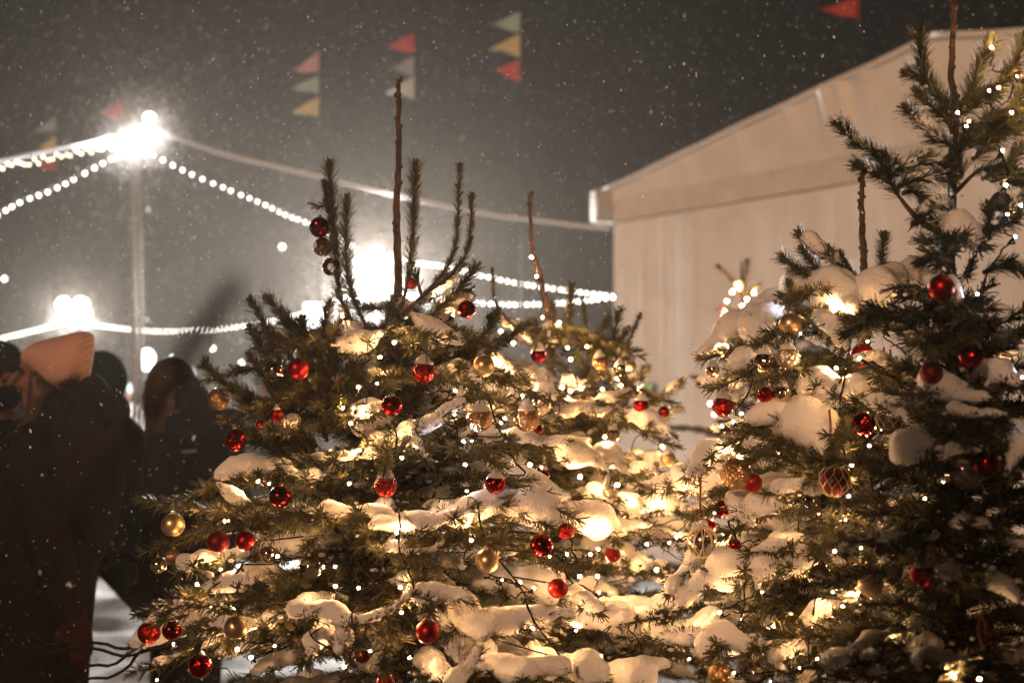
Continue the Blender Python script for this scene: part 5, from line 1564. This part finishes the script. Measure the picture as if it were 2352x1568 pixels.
    B_.sleeves(g); B_.ell(g, 0, 0, 1.30, (.16, .20, .18)); B_.ell(g, 0, 0, 1.12, (.15, .18, .16)); B_.ell(g, 0, 0, .96, (.15, .19, .14)); B_.ell(g, .02, 0, 1.42, (.11, .14, .08))
    B_.wear('jacket', g, 'black_puffer', .013, 2)
    ax = np.array([[1, 0, 0.1], [0, 1, 0], [-.1, 0, 1]])
    part('jacket_label', Geo().box(az('w2', 690, 1312, d - .225), (.075, .006, .012), ax), 'pale_scarf', B_.root, smooth=False)

    # ---- the blurred crowd beyond
    far = [((286, 897), 18, (.3, -1), 'white_coat', 'pale_blue_hat', 'blurred far person in a white coat and pale blue bobble hat', True),
           ((558, 898), 14, (-.4, 1), 'black_coat', 'dark_hat', 'blurred far person in black just left of the broad spruce', False),
           ((617, 872), 12, (1, .3), 'navy_coat', 'dark_hat', 'blurred person in navy behind the left branches of the broad spruce', False),
           ((20, 842), 9.5, (-1, .2), 'black_coat', 'dark_hat', 'blurred dark person at the far left edge behind the knit hat', False)]
    for (x, y), dd, fc, coat, ht, lab, bob in far:
        c = at(x, y, dd); h = 1.75 * c[2] / 1.66
        p = Person((c[0], c[1], 0), fc, min(h, 1.98), lab, group=None)
        p.body(ST, LG, .014); p.trousers(); p.coat(coat, .6); p.hat(ht, bob)


# ------------------------------------------------------------------ power cables, leaning twig, falling snow, haze
def build_rest():
    T = TREES[A]
    for pts, lab in (([(-60, 1690), (40, 1630), (196, 1560), (245, 1557), (295, 1530), (330, 1490)], 'lowest black cable running from the ground into the broad spruce'),
                     ([(-60, 1640), (60, 1590), (196, 1530), (258, 1527), (300, 1496), (345, 1470)], 'second lowest black cable running into the broad spruce'),
                     ([(-40, 1560), (100, 1500), (210, 1488), (275, 1505), (310, 1502), (350, 1490)], 'second highest black cable running into the broad spruce'),
                     ([(-20, 1530), (120, 1480), (230, 1476), (275, 1489), (320, 1483), (360, 1465)], 'highest black cable running into the broad spruce')):
        P = [at(x, y, 3.75 - .02 * i) for i, (x, y) in enumerate(pts)]
        g0 = P[0] + np.array([-.5, -.1, 0]); g0[2] = .0
        P = [g0] + P + [P[-1] + np.array([.12, -.02, .03])]
        o = link('power_cable', Geo().tube(spl(P, 60), .0042, 6).mesh('power_cable', 'cord', P[1]))
        o.location = tuple(P[1]); ORG[o] = P[1]; tag(o, lab, 'cable', 'black power cables')
    # the big soft twig close to the lens
    d = .62
    P = [at(-700, 2600, d), at(-260, 1870, d), at(100, 1310, d), at(330, 960, d), at(440, 790, d), at(536, 655, d)]
    P[0][2] = max(P[0][2], 1.0)
    g0 = np.array([P[0][0] - .1, P[0][1] + .05, 0.])
    P = [g0] + P
    o = thing('leaning_twig', g0, 'long leaning spruce twig very close to the lens, a dark soft blur', 'twig')
    p = spl(P, 240); g = Geo().tube(p, np.r_[np.full(226, .0012), np.linspace(.0014, .004, 10), np.linspace(.004, .001, 4)], 6); g.needles(p[229:], 11000, .009, w=.0013)
    part('shoot', g, ('bark', 'dark_needles'), o)
    # falling snow
    n = 60000
    dd = np.cbrt(RNG.uniform(2.2 ** 3, 12.5 ** 3, n)); x = RNG.uniform(-250, 2600, n); y = RNG.uniform(-250, 1700, n)
    near = RNG.uniform(1.0, 1.8, 30); dd = np.r_[dd, near]; x = np.r_[x, RNG.uniform(-100, 2450, 30)]; y = np.r_[y, RNG.uniform(-100, 1600, 30)]
    C = EYE + dd[:, None] * FWD + (dd * (x - 1176) / FPX)[:, None] * RGT + (dd * (784 - y) / FPX)[:, None] * CUP
    K = []
    for (lx, ly, ld), m_, R_ in (((866, 620, 19.3), 9500, 5.5), ((312, 290, 13.5), 7500, 3.6), ((165, 702, 29.3), 8500, 7.0)):   # extra flakes added round the lamps to imitate their glow
        v = RNG.normal(size=(m_, 3)); v /= np.linalg.norm(v, axis=1)[:, None]
        K.append(at(lx, ly, ld) + v * (.24 + R_ * RNG.uniform(0, 1, m_) ** 1.8)[:, None])
    for (lx, ly, ld), m_, a_, b_ in (((866, 622, 19.2), 17000, .22, 1.3), ((335, 285, 13.45), 2600, .10, .45), ((285, 315, 13.45), 2200, .10, .40), ((165, 702, 29.2), 6500, .22, .9)):  # denser shells of added flakes that widen the lamps' bright cores
        v = RNG.normal(size=(m_, 3)); v /= np.linalg.norm(v, axis=1)[:, None]
        K.append(at(lx, ly, ld) + v * RNG.uniform(a_, b_, m_)[:, None])
    C = np.vstack([C] + K); big = np.r_[np.ones(len(C) - sum(len(q) for q in K)), np.full(sum(len(q) for q in K), 2.1)]
    ok = C[:, 2] > .05; C = C[ok]; big = big[ok]; n = len(C)
    r = RNG.lognormal(math.log(.00105), .40, n) * big; el = RNG.uniform(1, 2.6, n)
    a = RNG.uniform(-.9, .5, n); V, F = ICO[0]
    w = V[None] * np.stack([r, r * .8, r * el], 1)[:, None]
    rx = w[:, :, 0] * np.cos(a)[:, None] + w[:, :, 2] * np.sin(a)[:, None]; rz = -w[:, :, 0] * np.sin(a)[:, None] + w[:, :, 2] * np.cos(a)[:, None]
    w[:, :, 0], w[:, :, 2] = rx, rz
    g = Geo().add((w + C[:, None]).reshape(-1, 3), (F[None] + (np.arange(n) * len(V))[:, None, None]).reshape(-1, 3))
    o = link('falling_snow', g.mesh('falling_snow', 'flake')); tag(o, 'countless small snowflakes drifting in the air, with extra ones adding glow round the lamps', 'snow', kind='stuff')
    # haze of blowing snow
    g = Geo().box((0, 28, 5.5), (66, 66, 13))
    m = bpy.data.materials.new('haze'); m.use_nodes = True; nt = m.node_tree; nt.nodes.clear()
    out = nt.nodes.new('ShaderNodeOutputMaterial'); v = nt.nodes.new('ShaderNodeVolumePrincipled')
    v.inputs['Color'].default_value = (.93, .84, .74, 1); v.inputs['Density'].default_value = HAZE; v.inputs['Anisotropy'].default_value = .65
    nt.links.new(v.outputs[0], out.inputs['Volume']); MATS['haze'] = m
    o = link('haze', g.mesh('haze', 'haze', smooth=False)); tag(o, 'thin haze of blowing snow lit by the lamps', 'haze', kind='stuff')


HAZE = .0022
fl_ = mat('flake', (.9, .9, .9), .8, spec=.1)
nt = fl_.node_tree; out_ = nt.nodes['Material Output']
df = nt.nodes.new('ShaderNodeBsdfDiffuse'); tl = nt.nodes.new('ShaderNodeBsdfTranslucent'); ms = nt.nodes.new('ShaderNodeMixShader')
for q_ in (df, tl): q_.inputs[0].default_value = (.92, .92, .92, 1)
nt.links.new(df.outputs[0], ms.inputs[1]); ms.inputs[0].default_value = .4; nt.links.new(tl.outputs[0], ms.inputs[2]); nt.links.new(ms.outputs[0], out_.inputs['Surface'])
nt.nodes.remove(nt.nodes['Principled BSDF'])


def light_and_camera():
    sd = np.array([-.40, -.85, .36]); sd /= np.linalg.norm(sd)
    s = bpy.data.lights.new('market_light_stand_in', 'SUN'); s.energy = 1.45; s.angle = math.radians(4); s.color = (1, .55, .30)  # sun lamp standing in for unseen warm market lights behind the viewer
    o = link('market_light_stand_in', s); o.rotation_euler = Vector(tuple(sd)).to_track_quat('Z', 'Y').to_euler(); o.location = (-4, -8, 6)
    w = bpy.data.worlds.new('World'); SC.world = w; w.use_nodes = True; nt = w.node_tree
    bg = nt.nodes['Background']; sk = nt.nodes.new('ShaderNodeTexSky'); sk.sky_type = 'NISHITA'; sk.sun_disc = False
    sk.sun_elevation = math.asin(sd[2]); sk.sun_rotation = math.atan2(sd[0], sd[1])
    mx = nt.nodes.new('ShaderNodeMix'); mx.data_type = 'RGBA'; mx.blend_type = 'MULTIPLY'; mx.inputs[0].default_value = 1
    mx.inputs[7].default_value = (1, .80, .62, 1)
    nt.links.new(sk.outputs[0], mx.inputs[6]); nt.links.new(mx.outputs[2], bg.inputs[0]); bg.inputs[1].default_value = .0004
    c = bpy.data.cameras.new('camera'); c.lens = 50; c.sensor_width = 36; c.clip_end = 400; c.clip_start = .05
    c.dof.use_dof = True; c.dof.focus_distance = 3.15; c.dof.aperture_fstop = 2.7
    o = link('camera', c); o.location = tuple(EYE); o.rotation_euler = (math.pi / 2 + PITCH, 0, 0); SC.camera = o
    SC.render.engine = 'CYCLES'
    cy = SC.cycles; cy.use_denoising = True; cy.max_bounces = 6; cy.diffuse_bounces = 3; cy.glossy_bounces = 3; cy.transmission_bounces = 4; cy.transparent_max_bounces = 12; cy.volume_bounces = 0
    cy.use_light_tree = True; cy.sample_clamp_indirect = 3; cy.sample_clamp_direct = 0; cy.use_adaptive_sampling = True; cy.adaptive_threshold = .02
    SC.view_settings.view_transform = 'Standard'; SC.view_settings.look = 'None'; SC.view_settings.exposure = 0; SC.view_settings.gamma = 1


import time
T0 = time.time()
ground(); build_trees(); print('trees', time.time() - T0)
build_baubles(); build_fairy_lights(); print('lights', time.time() - T0)
build_lights(); build_flags(); build_tent(); build_people(); build_rest(); light_and_camera()
bake_all()
shade = TREES[C_].root


def copy_tree(o, parent=None):
    c = o.copy(); COL.objects.link(c); c.parent = parent
    for ch in list(o.children):
        copy_tree(ch, c)
    return c


k_ = copy_tree(shade); k_.location = (-.90, -.95, 0); k_.scale = (1.0, 1.0, 1.62)  # unseen tree copy added to cast shade on the lower right
k_['label'] = 'unseen tall spruce added behind the viewer to shade the dark lower right'; del k_['group']
print('copied'); print('all', time.time() - T0)
